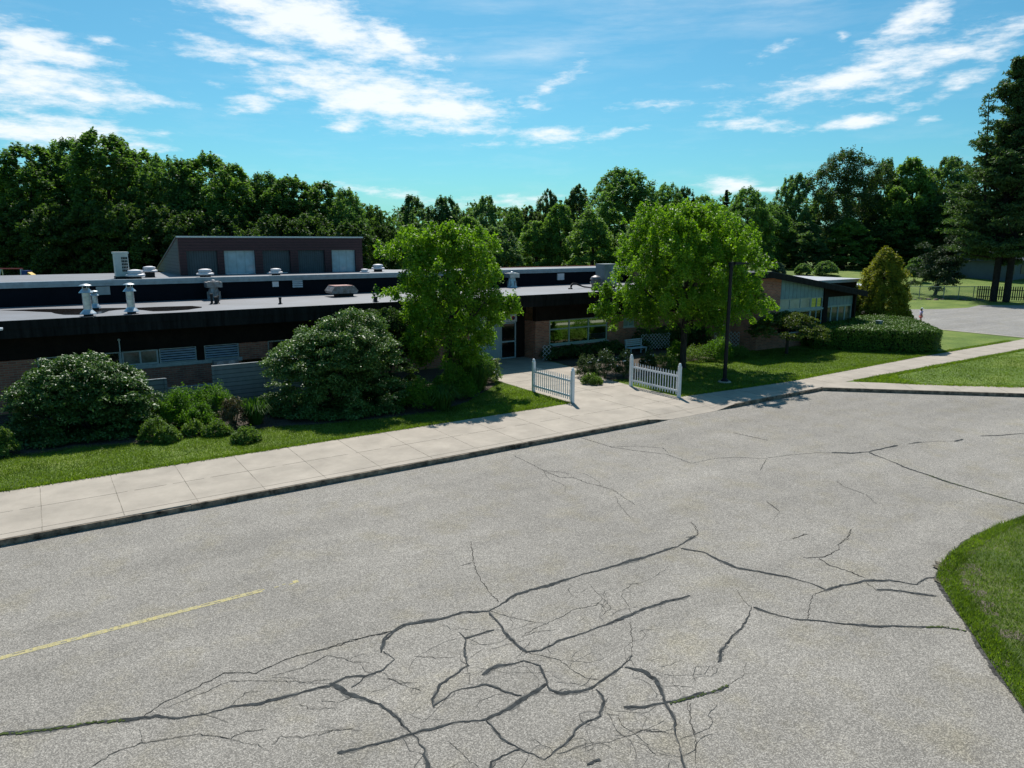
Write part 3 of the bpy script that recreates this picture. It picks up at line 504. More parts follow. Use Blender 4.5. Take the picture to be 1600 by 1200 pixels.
strips(THIN, .65, -.1487, 3, .012).build('open_crack', CRK, road)
strips(WEB, 1, -.1495, 8, .004).build('hairline_crack', mat('hairline', (.09, .087, .08), 1, spec=.05), road)
strips([[(x_, y_, w_+.012) for x_, y_, w_ in ln] for ln in SEALED], 1.0, -.1470, 15, .010, .014).build('sealant_smear', mat('sealant_smear', (.20, .19, .17), .95, spec=.1, noise_s=22, rgb2=(.085, .085, .08), detail=8), road)
strips(SEALED, .80, -.1425, 5, .007, .014).build('sealed_crack', TAR, road)
mossy = [[(p[0], p[1], .05) for p in SEALED[0][:6]], [(p[0], p[1], .03) for p in SEALED[21][1:5]]]
ms = MB(); rg = random.Random(2)
for ln, dens in ((SEALED[0][0:5], 130), (SEALED[19][5:8], 60), (SEALED[23][3:8], 160), (SEALED[21], 50)):
    for _ in range(dens):
        i = rg.randrange(len(ln)-1); t = rg.random(); a, b = ln[i], ln[i+1]
        x = a[0]+(b[0]-a[0])*t+rg.gauss(0,.012); y = a[1]+(b[1]-a[1])*t+rg.gauss(0,.012); r = rg.uniform(.008,.028)
        ms.add([(x+r*cos(k*1.05+t)*rg.uniform(.6,1.2), y+r*sin(k*1.05+t)*rg.uniform(.6,1.2), -.1375+rg.uniform(0,.002)) for k in range(6)], [tuple(range(6))])
ms.build('crack_moss', MOSS, road)
yl = MB(); rg = random.Random(12)
x = -30
while x < 4.05:
    L = rg.uniform(.03, .12); keep = 1.0 if x < 2.3 else (.85 if x < 2.9 else .5 if x < 3.3 else .2)
    if x > 3.93: keep = 1
    for r in range(4):
        if rg.random() < keep*.93:
            y0 = 14.34+r*.034; yl.box(x, x+L*.97, y0+rg.uniform(-.003,.003), y0+.0325, -.15, -.1465+rg.uniform(0,.0006))
    x += L
YEL = mat('worn_yellow_paint', (.52, .43, .16), .8, noise_s=16, amt=.25, rgb2=(.30,.28,.2))
yl.build('yellow_line', YEL, road)
# ---------------------------------------------------------------- building materials
def brickmat():
    m = bpy.data.materials.new('brick'); m.use_nodes = True; t = m.node_tree; b = t.nodes['Principled BSDF']
    c = t.nodes.new('ShaderNodeTexCoord'); s = t.nodes.new('ShaderNodeSeparateXYZ'); t.links.new(c.outputs['Object'], s.inputs[0])
    k = t.nodes.new('ShaderNodeCombineXYZ'); t.links.new(mth('ADD', s.outputs[0], s.outputs[1], t), k.inputs[0]); t.links.new(s.outputs[2], k.inputs[1])
    br = t.nodes.new('ShaderNodeTexBrick'); t.links.new(k.outputs[0], br.inputs['Vector'])
    br.inputs['Scale'].default_value = 1; br.inputs['Brick Width'].default_value = .30; br.inputs['Row Height'].default_value = .098
    br.inputs['Mortar Size'].default_value = .011; br.inputs['Bias'].default_value = -.1
    br.inputs['Color1'].default_value = (.44, .155, .095, 1); br.inputs['Color2'].default_value = (.27, .09, .058, 1); br.inputs['Mortar'].default_value = (.34, .25, .19, 1)
    n = t.nodes.new('ShaderNodeTexNoise'); n.inputs['Scale'].default_value = 2.2; n.inputs['Detail'].default_value = 6; t.links.new(c.outputs['Object'], n.inputs['Vector'])
    sc = t.nodes.new('ShaderNodeVectorMath'); sc.operation = 'SCALE'; t.links.new(br.outputs[0], sc.inputs[0]); t.links.new(mth('MULTIPLY_ADD', n.outputs[0], .9, t, c=.55), sc.inputs['Scale'])
    t.links.new(sc.outputs[0], b.inputs['Base Color']); b.inputs['Roughness'].default_value = .85
    bp = t.nodes.new('ShaderNodeBump'); bp.inputs['Strength'].default_value = .5; bp.inputs['Distance'].default_value = .01; bp.invert = True
    t.links.new(br.outputs['Fac'], bp.inputs['Height']); t.links.new(bp.outputs[0], b.inputs['Normal'])
    return m
BRICK = brickmat()
BLACK = mat('dark_fascia', (.018, .017, .017), .75, spec=.12, noise_s=2.2, amt=.45, stretch=(2.5, 2.5, .25))
DBROWN = mat('dark_brown_panel', (.020, .013, .010), .8, spec=.12, noise_s=2, amt=.3)
NAVY = mat('dark_navy_metal', (.007, .009, .014), .8, spec=.1, noise_s=1, amt=.2)
EDGE = mat('grey_metal_edge', (.30, .36, .41), .4, .3, noise_s=3, amt=.15)
ROOFM = mat('roof_membrane', (.20, .203, .222), .6, noise_s=.55, rgb2=(.15, .148, .15), bump=.2, bscale=20, detail=10)
PUD = mat('roof_puddle', (.022, .017, .014), .12, noise_s=3, amt=.4)
GLASS = mat('window_glass', (.34, .40, .33), .03, metal=1)
DGLASS = mat('dark_glass', (.006, .007, .008), .06, spec=.5)
FRAMEM = mat('pale_green_frame', (.36, .43, .39), .5, noise_s=3, amt=.12)
WFRAME = mat('offwhite_frame', (.48, .49, .47), .5, noise_s=4, amt=.15)
SILL = mat('stone_sill', (.48, .47, .44), .8, noise_s=5, amt=.15)
LOUV = mat('blue_white_louvre', (.60, .66, .74), .35, .3, noise_s=2, amt=.1)
GALV = mat('galvanised_metal', (.55, .57, .58), .38, .75, noise_s=5, amt=.2)
RUST = mat('weathered_galvanised', (.34, .36, .38), .5, .4, noise_s=4, amt=.2, rgb2=(.13, .10, .085))
WPAINT = mat('white_roof_metal', (.72, .68, .69), .45, noise_s=6, amt=.08)
RUBB = mat('black_rubber', (.012, .012, .013), .6, noise_s=10, amt=.2)
def slatmat(name, a, b_, period, axis=2, rough=.6, lo=.35):
    m = bpy.data.materials.new(name); m.use_nodes = True; t = m.node_tree; p = t.nodes['Principled BSDF']
    c = t.nodes.new('ShaderNodeTexCoord'); s = t.nodes.new('ShaderNodeSeparateXYZ'); t.links.new(c.outputs['Object'], s.inputs[0])
    fr = mth('FRACT', mth('DIVIDE', s.outputs[axis], period, t), None, t)
    ln = mth('LESS_THAN', fr, .16, t)
    n = t.nodes.new('ShaderNodeTexNoise'); n.inputs['Scale'].default_value = 3; n.inputs['Detail'].default_value = 6; t.links.new(c.outputs['Object'], n.inputs['Vector'])
    mx = t.nodes.new('ShaderNodeMix'); mx.data_type = 'RGBA'; mx.inputs[6].default_value = (*a, 1); mx.inputs[7].default_value = (*b_, 1); t.links.new(ln, mx.inputs['Factor'])
    sc = t.nodes.new('ShaderNodeVectorMath'); sc.operation = 'SCALE'; t.links.new(mx.outputs[2], sc.inputs[0]); t.links.new(mth('MULTIPLY_ADD', n.outputs[0], .7, t, c=.65), sc.inputs['Scale'])
    t.links.new(sc.outputs[0], p.inputs['Base Color']); p.inputs['Roughness'].default_value = rough
    bp = t.nodes.new('ShaderNodeBump'); bp.inputs['Strength'].default_value = .8; bp.inputs['Distance'].default_value = .02
    t.links.new(fr, bp.inputs['Height']); t.links.new(bp.outputs[0], p.inputs['Normal'])
    return m
BURG = slatmat('burgundy_siding', (.055, .021, .027), (.02, .008, .011), .17)
SHING = slatmat('grey_shingle', (.075, .082, .092), (.035, .04, .048), .2, rough=.7)
BLIND = slatmat('vertical_blind', (.045, .07, .085), (.012, .018, .025), .14, axis=0, rough=.5)
CURT = slatmat('pale_curtain', (.40, .52, .59), (.34, .45, .51), .5, axis=0, rough=.15)
PANEL = slatmat('blue_green_panel', (.16, .27, .30), (.09, .15, .18), .42, axis=0, rough=.5)
GFENCE = slatmat('grey_timber', (.22, .245, .26), (.10, .11, .12), .19, rough=.8)
DOORP = mat('pale_grey_door', (.36, .43, .47), .5, noise_s=2, amt=.06)

SCH = thing('school_building', 'long low flat-roofed brick school with dark fascias, burgundy clerestory and sloping right wing', 'building', (0, 35.6, 0))
def part(mb, name, m, parent=None, label=None, **k):
    o = mb.build(name, m, parent or SCH, **k)
    if label: o['label'] = label
    return o
# front wall, left stretch (y 35.6) : brick below and between the openings
F = 35.6
b = MB()
b.box(-14, -.2, F, F+.3, -.1, 2.2)
b.box(-.2, 8.0, F, F+.3, -.1, 1.41)
b.box(7.95, 9.3, F+.004, F+.304, 1.41, 2.24)
b.box(8.0, 20.45, F+.002, F+.302, -.1, .5); b.box(10.7, 20.45, F+.004, F+.304, .5, 2.24)
b.box(20.45, 20.75, F-.0, 37.2, -.1, 2.24)
# right stretch (y 35.0)
R = 35.0
b.box(25.0, 26.05, R, R+.3, -.1, 2.3); b.box(24.98, 25.28, R+.3, 37.2, -.1, 2.3)
b.box(26.05, 30.78, R, R+.3, -.1, .68)
b.box(30.78, 32.1, R, R+.3, -.1, 2.3); b.box(32.1, 33.1, R, R+.3, -.1, 1.42); b.box(33.1, 38.9, R, R+.3, -.1, 2.3); b.box(32.1, 33.1, R, R+.3, 2.1, 2.3)
part(b, 'brick_wall', BRICK)
p = MB()
p.box(-14, 20.45, F-.02, F+.25, 2.24, 3.26); p.box(20.45, 25.0, 36.0, 36.25, 2.72, 3.26); p.box(25.0, 38.9, R-.02, R+.3, 2.30, 3.26)
p.box(6.05, 6.36, F-.02, F+.2, 1.575, 2.24)
for u in [x*1.55-12 for x in range(33)]:
    if u < 20.2: p.box(u, u+.03, F-.035, F-.018, 2.26, 3.25)
    elif u > 25: p.box(u, u+.03, R-.035, R-.018, 2.32, 3.25)
part(p, 'dark_wall_panel', DBROWN)
for q_ in ((-.2, 8.05, F-.06, F+.1, 1.41, 1.572), (26.0, 30.82, R-.06, R+.1, .68, .76), (32.05, 33.15, R-.05, R+.1, 1.42, 1.5)): part(MB().box(*q_), 'window_sill', SILL)
def window(u0, u1, z0, z1, y, cols, rows, fm, gm, fw=.06, dep=.1, rowz=None, name='window', label=None):
    f = MB(); f.box(u0, u1, y, y+.08, z0, z0+fw); f.box(u0, u1, y, y+.08, z1-fw, z1)
    f.box(u0, u0+fw, y, y+.08, z0+fw, z1-fw); f.box(u1-fw, u1, y, y+.08, z0+fw, z1-fw)
    for c in range(1, cols):
        x = u0+(u1-u0)*c/cols; f.box(x-fw*.5, x+fw*.5, y+.003, y+.077, z0+fw, z1-fw)
    for zz in (rowz or [z0+(z1-z0)*r/rows for r in range(1, rows)]): f.box(u0+fw, u1-fw, y+.006, y+.074, zz-fw*.5, zz+fw*.5)
    o = part(f, name, fm, label=label)
    MB().box(u0+fw*.5, u1-fw*.5, y+.04, y+.055, z0+fw*.5, z1-fw*.5).build('pane', gm, o)
    return o
# left windows
window(2.96, 4.42, 1.575, 2.24, F+.06, 2, 1, WFRAME, mat('beige_blind_glass', (.16, .155, .13), .15, spec=.5, noise_s=1.5, amt=.5), .07, label='two-light window with beige blinds')
window(1.0, 2.9, 1.575, 2.24, F+.06, 2, 1, WFRAME, DGLASS, .06)
window(-.18, .96, 1.575, 2.24, F+.06, 1, 1, WFRAME, DGLASS, .06)
for (u0, u1) in ((4.46, 6.03), (6.38, 7.93)):
    o = part(MB().box(u0, u1, F+.02, F+.10, 1.575, 1.615).box(u0, u1, F+.02, F+.10, 2.2, 2.24).box(u0, u0+.05, F+.02, F+.10, 1.615, 2.2).box(u1-.05, u1, F+.02, F+.10, 1.615, 2.2), 'louvre_window', WFRAME)
    s_ = MB()
    for k in range(5):
        z = 1.66+k*.112
        s_.add([(u0+.05, F-.05, z), (u1-.05, F-.05, z), (u1-.05, F+.03, z+.055), (u0+.05, F+.03, z+.055), (u0+.05, F-.045, z-.008), (u1-.05, F-.045, z-.008), (u1-.05, F+.035, z+.047), (u0+.05, F+.035, z+.047)],
               [(0,1,2,3),(7,6,5,4),(0,4,5,1),(3,2,6,7)])
    s_.build('louvre_slat', LOUV, o)
    MB().box(u0+.03, u1-.03, F+.11, F+.13, 1.6, 2.22).build('pane', DGLASS, o)
window(9.3, 10.7, .5, 2.24, F+.08, 1, 2, WFRAME, DGLASS, .07)
window(13.2, 15.2, 1.0, 2.24, F-.03, 2, 2, FRAMEM, DGLASS, .06)
# right windows
window(26.07, 30.76, .76, 2.3, R+.05, 3, 2, FRAMEM, GLASS, .085, rowz=[1.72], label='wide three-bay window with pale green frames')
window(32.1, 33.1, 1.5, 2.1, R+.06, 2, 1, FRAMEM, mat('green_blind_glass', (.17, .26, .23), .2, spec=.5), .06, label='small window with green blind')
# entrance: recess with doors
o = MB(); o.box(20.75, 24.98, 36.12, 36.2, 2.24, 2.72); o.box(24.32, 24.98, 36.12, 36.2, -.05, 2.24); part(o, 'entrance_surround', DBROWN)
for i, (a, c) in enumerate(((21.0, 22.09), (22.11, 23.18))):
    d_ = part(MB().box(a, c, 36.08, 36.14, .03, 2.22), 'door', DOORP)
    hx = c-.15 if i == 0 else a+.13
    MB().box(hx-.03, hx+.03, 36.02, 36.078, .95, 1.25).build('door_handle', RUBB, d_)
    MB().box(hx+.06 if i else hx-.22, hx+.22 if i else hx-.06, 36.065, 36.078, 1.3, 1.85).build('door_glass', DGLASS, d_)
window(23.2, 24.32, .0, 2.22, 36.09, 1, 2, DOORP, DGLASS, .09, rowz=[1.05], name='side_light')
# lower roof, fascia and soffit
lr = part(MB().box(-14, 38.9, 34.45, 42.45, 3.6, 3.9), 'lower_roof', ROOFM)
fa = MB().box(-14, 39.0, 34.40, 34.448, 3.24, 3.94)
fa.box(-14, 39.0, 34.37, 34.397, 3.60, 3.93)
for k in range(17): fa.box(-12+k*3.05, -11.985+k*3.05, 34.385, 34.399, 3.25, 3.6); fa.box(-12.6+k*3.05, -12.58+k*3.05, 34.36, 34.369, 3.60, 3.93)
part(fa, 'fascia', BLACK)
dr = MB().box(-14, 39.0, 34.355, 34.40, 3.941, 3.955); part(dr, 'drip_edge', mat('drip_edge', (.10, .105, .115), .45, .4, noise_s=3, amt=.3))
part(MB().box(-14, 38.9, 34.45, 35.9, 3.26, 3.3), 'soffit', BLACK)
for u in (24.6, 25.3, 26.6): part(MB().lathe((u, 34.9, 3.215), [(.05, 0), (.06, .02), (.06, .04)], 10), 'soffit_light', WPAINT)
part(MB().box(2.88, 2.925, F-.09, F-.045, 1.3, 2.75).lathe((2.9, F-.09, 2.75), [(.05, 0), (.06, .04), (.03, .09)], 10), 'conduit_with_lamp', WFRAME)
def flue(u, v, h, r, name='metal_flue'):
    m = MB(); z = 3.9
    m.lathe((u, v, z), [(r*1.1, 0), (r*1.1, .10)], 20, 1)
    m.lathe((u, v, z+.10), [(r*1.95, 0), (r*1.85, .03), (r*1.05, .17), (r, .2), (r, h*.42), (r*1.03, h*.425), (r*1.03, h*.435), (r, h*.44), (r, h*.70), (r*1.65, h*.705), (r*1.6, h*.72), (r*.85, h*.83), (r*.72, h*.85), (r*.72, h*.86)], 24)
    for k in range(5):
        a = k*2*pi/5; m.box(u+r*.8*cos(a)-.012, u+r*.8*cos(a)+.012, v+r*.8*sin(a)-.012, v+r*.8*sin(a)+.012, z+.1+h*.84, z+.1+h*.93)
    m.lathe((u, v, z+.1), [(r*.5, h*.86), (r*.5, h*.93)], 14, 1)
    m.lathe((u, v, z+.1), [(r*1.45, h*.93), (r*1.4, h*.95), (r*.7, h*.985), (.01, h)], 24)
    m.build(name, [GALV, RUBB], lr, smooth=False)
flue(1.85, 35.3, 1.27, .165); flue(3.51, 35.5, 1.25, .16); flue(2.34, 38.5, .8, .12)
def hood(u, v, lab=None):
    m = MB(); m.lathe((u, v, 3.9), [(.40, 0), (.36, .06), (.34, .15), (.24, .62), (.235, .66)], 8)
    for k in range(8): a = k*pi/4; m.box(u+.33*cos(a)-.02, u+.33*cos(a)+.02, v+.33*sin(a)-.02, v+.33*sin(a)+.02, 3.9, 4.35, 1)
    m.box(u-.40, u+.40, v-.36, v+.36, 4.58, 4.86); m.box(u-.30, u+.30, v-.28, v+.28, 4.862, 4.9); m.lathe((u, v, 4.9), [(.16, 0), (.1, .07), (.02, .09)], 12)
    m.build('hood_vent', [RUST if lab else GALV, RUST], lr)
hood(8.2, 41.7, 1); hood(27.75, 41.7)
m = MB(); m.box(14.55, 15.45, 39.8, 40.6, 3.9, 4.1, 1); m.extr([(14.15, 4.1), (15.6, 4.1), (15.68, 4.24), (15.45, 4.5), (14.3, 4.5), (14.08, 4.24)], 39.6, 40.8); m.box(14.3, 15.4, 39.65, 40.75, 4.5, 4.54, 2)
m.build('box_exhaust', [RUST, RUBB, mat('rusty_red_top', (.42, .22, .19), .7, noise_s=6, amt=.3)], lr)
for (u, v, h, r) in ((7.5, 38.8, .52, .06), (7.7, 38.75, .36, .09), (7.82, 38.9, .42, .05), (10.4, 36.9, .34, .06), (14.95, 35.4, .28, .09), (15.3, 36.4, .32, .05)):
    MB().lathe((u, v, 3.9), [(r*1.9, 0), (r*1.8, .03), (r, .06), (r, h*.7), (r*1.25, h*.72), (r*1.25, h)], 12).build('vent_pipe', RUBB, lr)
m = MB(); m.box(31.5, 32.5, 36.3, 37.1, 3.95, 4.1, 1); m.box(31.45, 32.55, 36.25, 37.15, 4.1, 5.52, 0); m.box(31.43, 32.57, 36.23, 37.17, 5.52, 5.57, 0)
m.box(32.05, 32.5, 36.235, 36.248, 4.3, 5.4, 2)
m.build('air_handling_unit', [mat('grey_green_casing', (.22, .25, .26), .5, .3, noise_s=2, amt=.15), RUBB, mat('pale_blue_panel', (.35, .41, .50), .45)], lr)
m = MB(); m.lathe((30.85, 36.4, 3.9), [(.28, 0), (.28, .35), (.36, .38), (.4, .5), (.33, .56), (.33, .66), (.38, .7), (.3, .85), (.1, .95)], 20)
m.build('round_exhaust', mat('dark_vent', (.20, .18, .18), .5, .3, noise_s=5, amt=.4), lr)
m = MB(); m.lathe((30.0, 38.0, 3.9), [(.16, 0), (.14, .07), (.07, .1)], 12)
for o_ in (0, .09): m.tube([(30.0+o_*.4, 38.0, 3.95), (30.05+o_, 38, 4.17), (30.2+o_, 38, 4.27), (30.5+o_, 38, 4.25-o_*.8), (31.0+o_, 37.9, 4.04-o_*.4), (31.6, 37.6-o_, 3.95), (31.5, 37.1-o_, 3.96)], .04, 8)
m.build('refrigerant_hose', RUBB, lr)
pd = [(-1.37,40.58),(.11,40.37),(1.89,39.58),(3.0,39.1),(3.95,38.61),(5.3,38.5),(6.45,38.21),(6.75,37.4),(6.66,36.9),(5.9,36.1),(5.0,35.95),(4.44,36.15),(4.1,37.1),(3.62,38.0),(3.1,37.8),(2.78,37.45),(2.5,36.5),(2.18,36.08),(1.5,36.2),(1.0,36.52),(.7,37.4),(.57,38.19),(.0,38.9),(-.39,39.5)]
MB().prism(pd, 3.9, 3.904).build('rain_puddle', PUD, lr)
# upper block
part(MB().box(-14, 39.5, 42.4, 42.7, 3.85, 4.9), 'upper_wall', NAVY)
ur = part(MB().prism([(-14,42.5),(41,42.5),(41,45.5),(24,46.5),(21.5,47.6),(19,52),(-14,52)], 4.8, 5.06), 'upper_roof', ROOFM)
part(MB().box(-14, 41.2, 42.22, 42.5, 4.93, 5.09).box(-14, 41.2, 42.26, 42.40, 4.80, 4.928), 'roof_edge', EDGE)
part(MB().box(-14, 19, 51.9, 52.05, -.1, 5.04).box(19,41,47.3,47.5,-.1,5.04).box(38.9, 41, 42.4, 47.3, 3.2, 4.8), 'rear_wall', BRICK)
m = MB(); m.box(2.68, 3.3, 42.3, 42.4, 4.34, 4.76); part(m, 'wall_cover', mat('dull_white_box', (.34, .37, .37), .6, noise_s=2, amt=.1))
for q_ in ((11.55, 11.9, 42.3, 42.4, 4.45, 4.75), (32.2, 32.8, 42.3, 42.4, 4.25, 4.72)): part(MB().box(*q_), 'wall_vent', WPAINT)
m = MB(); m.box(12.7, 13.3, 42.33, 42.4, 4.35, 4.8, 1)
for k in range(4): m.add([(12.7, 42.26, 4.38+k*.11), (13.3, 42.26, 4.38+k*.11), (13.3, 42.33, 4.46+k*.11), (12.7, 42.33, 4.46+k*.11)], [(0,1,2,3)])
part(m, 'wall_louvre', [WPAINT, RUBB])
def mush(u, v, s, h=0):
    m = MB()
    if h: m.lathe((u, v, 5.06), [(.26*s, 0), (.26*s, h)], 16, 1)
    m.lathe((u, v, 5.06+h), [(.30*s, 0), (.42*s, .03*s), (.42*s, .10*s), (.30*s, .15*s), (.27*s, .17*s), (.27*s, .20*s), (.33*s, .21*s), (.30*s, .29*s), (.12*s, .33*s), (.01, .335*s)], 22)
    m.build('mushroom_vent', [WPAINT, RUBB], ur)
mush(4.62, 43.2, 1.15, .12); mush(5.55, 45, 1.0, .28); mush(8.16, 43.4, 1.1, .1); mush(12.06, 43.3, .95, .1); mush(19.25, 45, 1.05, .15); mush(17.9, 44, .75, 0)
m = MB(); m.box(3.72, 4.42, 43.5, 44.4, 5.06, 5.2, 1); m.box(3.75, 4.4, 43.5, 44.3, 5.2, 6.45); m.box(3.71, 4.44, 43.46, 44.34, 6.38, 6.48)
for i in range(4):
    for k in range(5): m.box(4.07+i*.075, 4.13+i*.075, 43.49, 43.499, 5.45+k*.16, 5.57+k*.16, 1)
m.build('tall_roof_unit', [mat('pale_metal_casing', (.50, .54, .53), .45, .2, noise_s=3, amt=.1), RUBB], ur)
# clerestory
CL = MB()
CL.box(7.3, 18.6, 46.0, 46.3, 6.48, 7.27)
for a, c in ((7.3, 7.7), (9.42, 9.8), (11.62, 12.07), (13.78, 14.28), (16.02, 16.48), (18.12, 18.6)): CL.box(a, c, 46.0, 46.3, 5.06, 6.48)
cl = part(CL, 'clerestory', BURG)
for q_ in (7.3, 18.4): MB().extx([(46.3, 5.06), (55.6, 5.06), (46.3, 7.2)], q_, q_+.2).build('clerestory_side', SHING, cl)
MB().extx([(46.02, 7.27), (46.02, 7.33), (46.3, 7.33), (55.7, 5.1), (55.7, 5.04), (46.3, 7.27)], 7.25, 18.65).build('clerestory_roof', ROOFM, cl)
MB().box(7.22, 18.68, 45.95, 46.0, 7.25, 7.34).build('flashing', mat('bright_flashing', (.62, .62, .64), .35, .4), cl)
for i, (a, c) in enumerate(((7.7, 9.42), (9.8, 11.62), (12.07, 13.78), (14.28, 16.02), (16.48, 18.12))):
    gm = CURT if i in (1, 4) else BLIND
    w_ = MB().box(a, c, 46.2, 46.26, 5.06, 6.48).build('clerestory_window', gm, cl)
    w_['label'] = 'window with pale curtain drawn' if i in (1, 4) else 'dark window with vertical blinds'
for q_ in (12.3, 9.9): MB().box(q_, q_+1.3, 46.17, 46.19, 5.06, 5.11).build('window_ledge', WPAINT, cl)
# right wing under the sloping roof
G = 29.7
def rz(u): return 5.14-(u-39.6)*.1495
b = MB()
b.box(38.9, 39.2, G+.3, 36, -.1, 4.7)
b.extr([(38.9, -.1), (41.1, -.1), (41.1, rz(41.1)-.28), (39.6, rz(39.6)-.28), (38.9, 4.82)], G, G+.3)
b.box(41.1, 46.0, G+.002, G+.3, -.1, .9)
b.box(46.9, 50.4, G+.5, G+.8, -.1, 1.05)
part(b, 'wing_brick_wall', BRICK)
wr = MB(); wr.extr([(36.0, 5.10), (39.6, 5.14), (50.55, rz(50.55)), (50.55, rz(50.55)-.05), (39.6, 5.07), (36.0, 5.03)], 29.25, 40)
wroof = part(wr, 'wing_roof', mat('charcoal_roof', (.03, .032, .034), .7, noise_s=3, amt=.3))
m = MB(); m.extr([(36.0, 5.028), (39.6, 5.068), (50.6, rz(50.6)-.052), (50.6, rz(50.6)-.42), (39.6, 4.72), (36.0, 4.68)], 29.2, 29.245)
part(m, 'wing_fascia', BLACK)
m = MB(); m.extr([(41.1, 3.27), (45.9, 3.24), (45.9, rz(45.9)-.3), (41.1, rz(41.1)-.3)], G+.03, G+.2); part(m, 'wing_panel', PANEL)
m = MB(); m.extr([(46.95, 2.5), (50.35, 2.5), (50.35, rz(50.3)-.4), (46.95, 3.12)], G+.5, G+.6); part(m, 'wing_panel', PANEL)
part(MB().box(46.0, 46.5, G-.02, G+.3, -.1, rz(46.5)-.3), 'wing_post', DBROWN); part(MB().box(50.35, 50.55, G+.3, G+.7, -.1, rz(50.5)-.3), 'wing_post', DBROWN)
m = MB(); m.extr([(46.5, 3.13), (50.5, 3.13), (50.5, rz(50.5)-.28), (46.5, rz(46.5)-.28)], G+.45, G+.49)
part(m, 'wing_dark_wall', DBROWN); part(MB().box(39.2, 50.5, 39.7, 39.9, -.1, 3.3), 'wing_rear_wall', DBROWN); part(MB().box(46.5, 46.8, G+.3, 33, -.1, 3.6), 'wing_dark_wall', DBROWN)
CURG = mat('wing_curtain_glass', (.40, .42, .39), .12, spec=.6, noise_s=.9, amt=.25)
window(41.12, 44.6, 2.5, 3.26, G+.07, 3, 1, FRAMEM, CURG, .07); window(44.62, 45.98, 2.5, 3.24, G+.07, 2, 1, FRAMEM, GLASS, .07)
part(MB().box(41.1, 46.0, G-.01, G+.2, 2.38, 2.5), 'transom', FRAMEM)
window(41.12, 44.6, .9, 2.38, G+.07, 3, 1, FRAMEM, DGLASS, .07); window(44.62, 45.98, .9, 2.38, G+.07, 2, 1, FRAMEM, DGLASS, .07)
window(46.95, 50.35, 1.05, 2.5, G+.52, 4, 1, FRAMEM, mat('seethrough_glass', (.13, .12, .07), .1, spec=.6, noise_s=1.2, amt=.6), .12)
m = MB(); m.box(50.7, 57.6, 34.3, 40.6, -.1, 3.75); part(m, 'rear_block', DBROWN)
part(MB().box(50.6, 57.9, 34.0, 40.9, 3.75, 4.0), 'rear_block_roof', mat('pale_roof', (.42, .42, .44), .6, noise_s=1, amt=.1))
cp = MB().box(56.5, 62, 35.0, 37.5, 3.15, 3.32)
part(cp, 'canopy_roof', mat('white_canopy', (.6, .62, .62), .5))
for u in (57, 61.6):
    for v in (35.3, 37.2): part(MB().box(u-.06, u+.06, v-.06, v+.06, 0, 3.15), 'canopy_post', BLACK)
# entrance sign
sg = thing('entrance_sign', 'long white sign with a red and black round emblem over the entrance doors', 'sign', (22.9, 36.05, 2.24))
MB().box(21.4, 24.34, 36.02, 36.08, 2.25, 2.70).build('sign_board', mat('sign_white', (.62, .63, .66), .5), sg)
def disc(cx, cz, r, y, n=24, ry=None): return [(cx+r*cos(2*pi*k/n), y, cz+(ry or r)*sin(2*pi*k/n)) for k in range(n)][::-1]
MB().add(disc(24.07, 2.475, .13, 36.015), [tuple(range(24))]).build('emblem', mat('sign_red', (.45, .03, .05), .5), sg)
MB().add(disc(24.11, 2.455, .075, 36.011), [tuple(range(24))]).build('emblem_centre', mat('sign_navy', (.03, .04, .12), .5), sg)
rg = random.Random(8)
for row, z in enumerate((2.53, 2.40)):
    m = MB(); u = 21.6
    while u < 23.75:
        w_ = rg.uniform(.03, .09); m.box(u, u+w_, 36.012, 36.018, z, z+(.07 if row == 0 else .045)); u += w_+rg.choice((.02, .02, .08))
    m.build('sign_lettering', mat('sign_blue', (.10, .14, .40), .6), sg)['kind'] = 'stuff'

# ---------------------------------------------------------------- grey timber screen fence and what stands by it
sf = thing('screen_fence', 'weathered grey horizontal-board fence with stepped top in front of the brick wall', 'fence', (6, 32.5, 0))
MB().box(.8, 4.24, 32.5, 32.56, -.05, 1.37).build('board_panel', GFENCE, sf)
MB().box(4.24, 6.1, 32.505, 32.555, -.05, .94).build('board_panel', GFENCE, sf)
MB().box(6.1, 10.4, 32.5, 32.56, -.05, 1.71).build('board_panel', GFENCE, sf)
for u, h in ((4.2, 1.4), (6.1, 1.74), (8.25, 1.74)): MB().box(u-.05, u+.05, 32.44, 32.498, -.05, h).build('post', GFENCE, sf)
MB().box(.8, 4.22, 32.47, 32.59, 1.37, 1.41).box(4.26, 6.04, 32.47, 32.59, .94, .98).box(6.06, 10.4, 32.47, 32.59, 1.71, 1.75).build('cap_board', mat('pale_cap_board', (.26, .29, .30), .8, noise_s=4, amt=.2), sf)
ac = thing('air_conditioner', 'pale outdoor condenser with two round fans peeping over the grey board fence', 'air conditioner', (6.75, 33.4, 0))
MB().box(6.3, 7.35, 33.2, 33.6, 0, 1.83).build('casing', mat('condenser_casing', (.16, .18, .19), .5, noise_s=3, amt=.2), ac, bevel=.01)
for u in (6.56, 7.05):
    MB().add(disc(u, 1.66, .16, 33.195), [tuple(range(24))]).build('fan_grille', mat('grille_pale', (.36, .38, .39), .6, noise_s=60, amt=.6), ac)

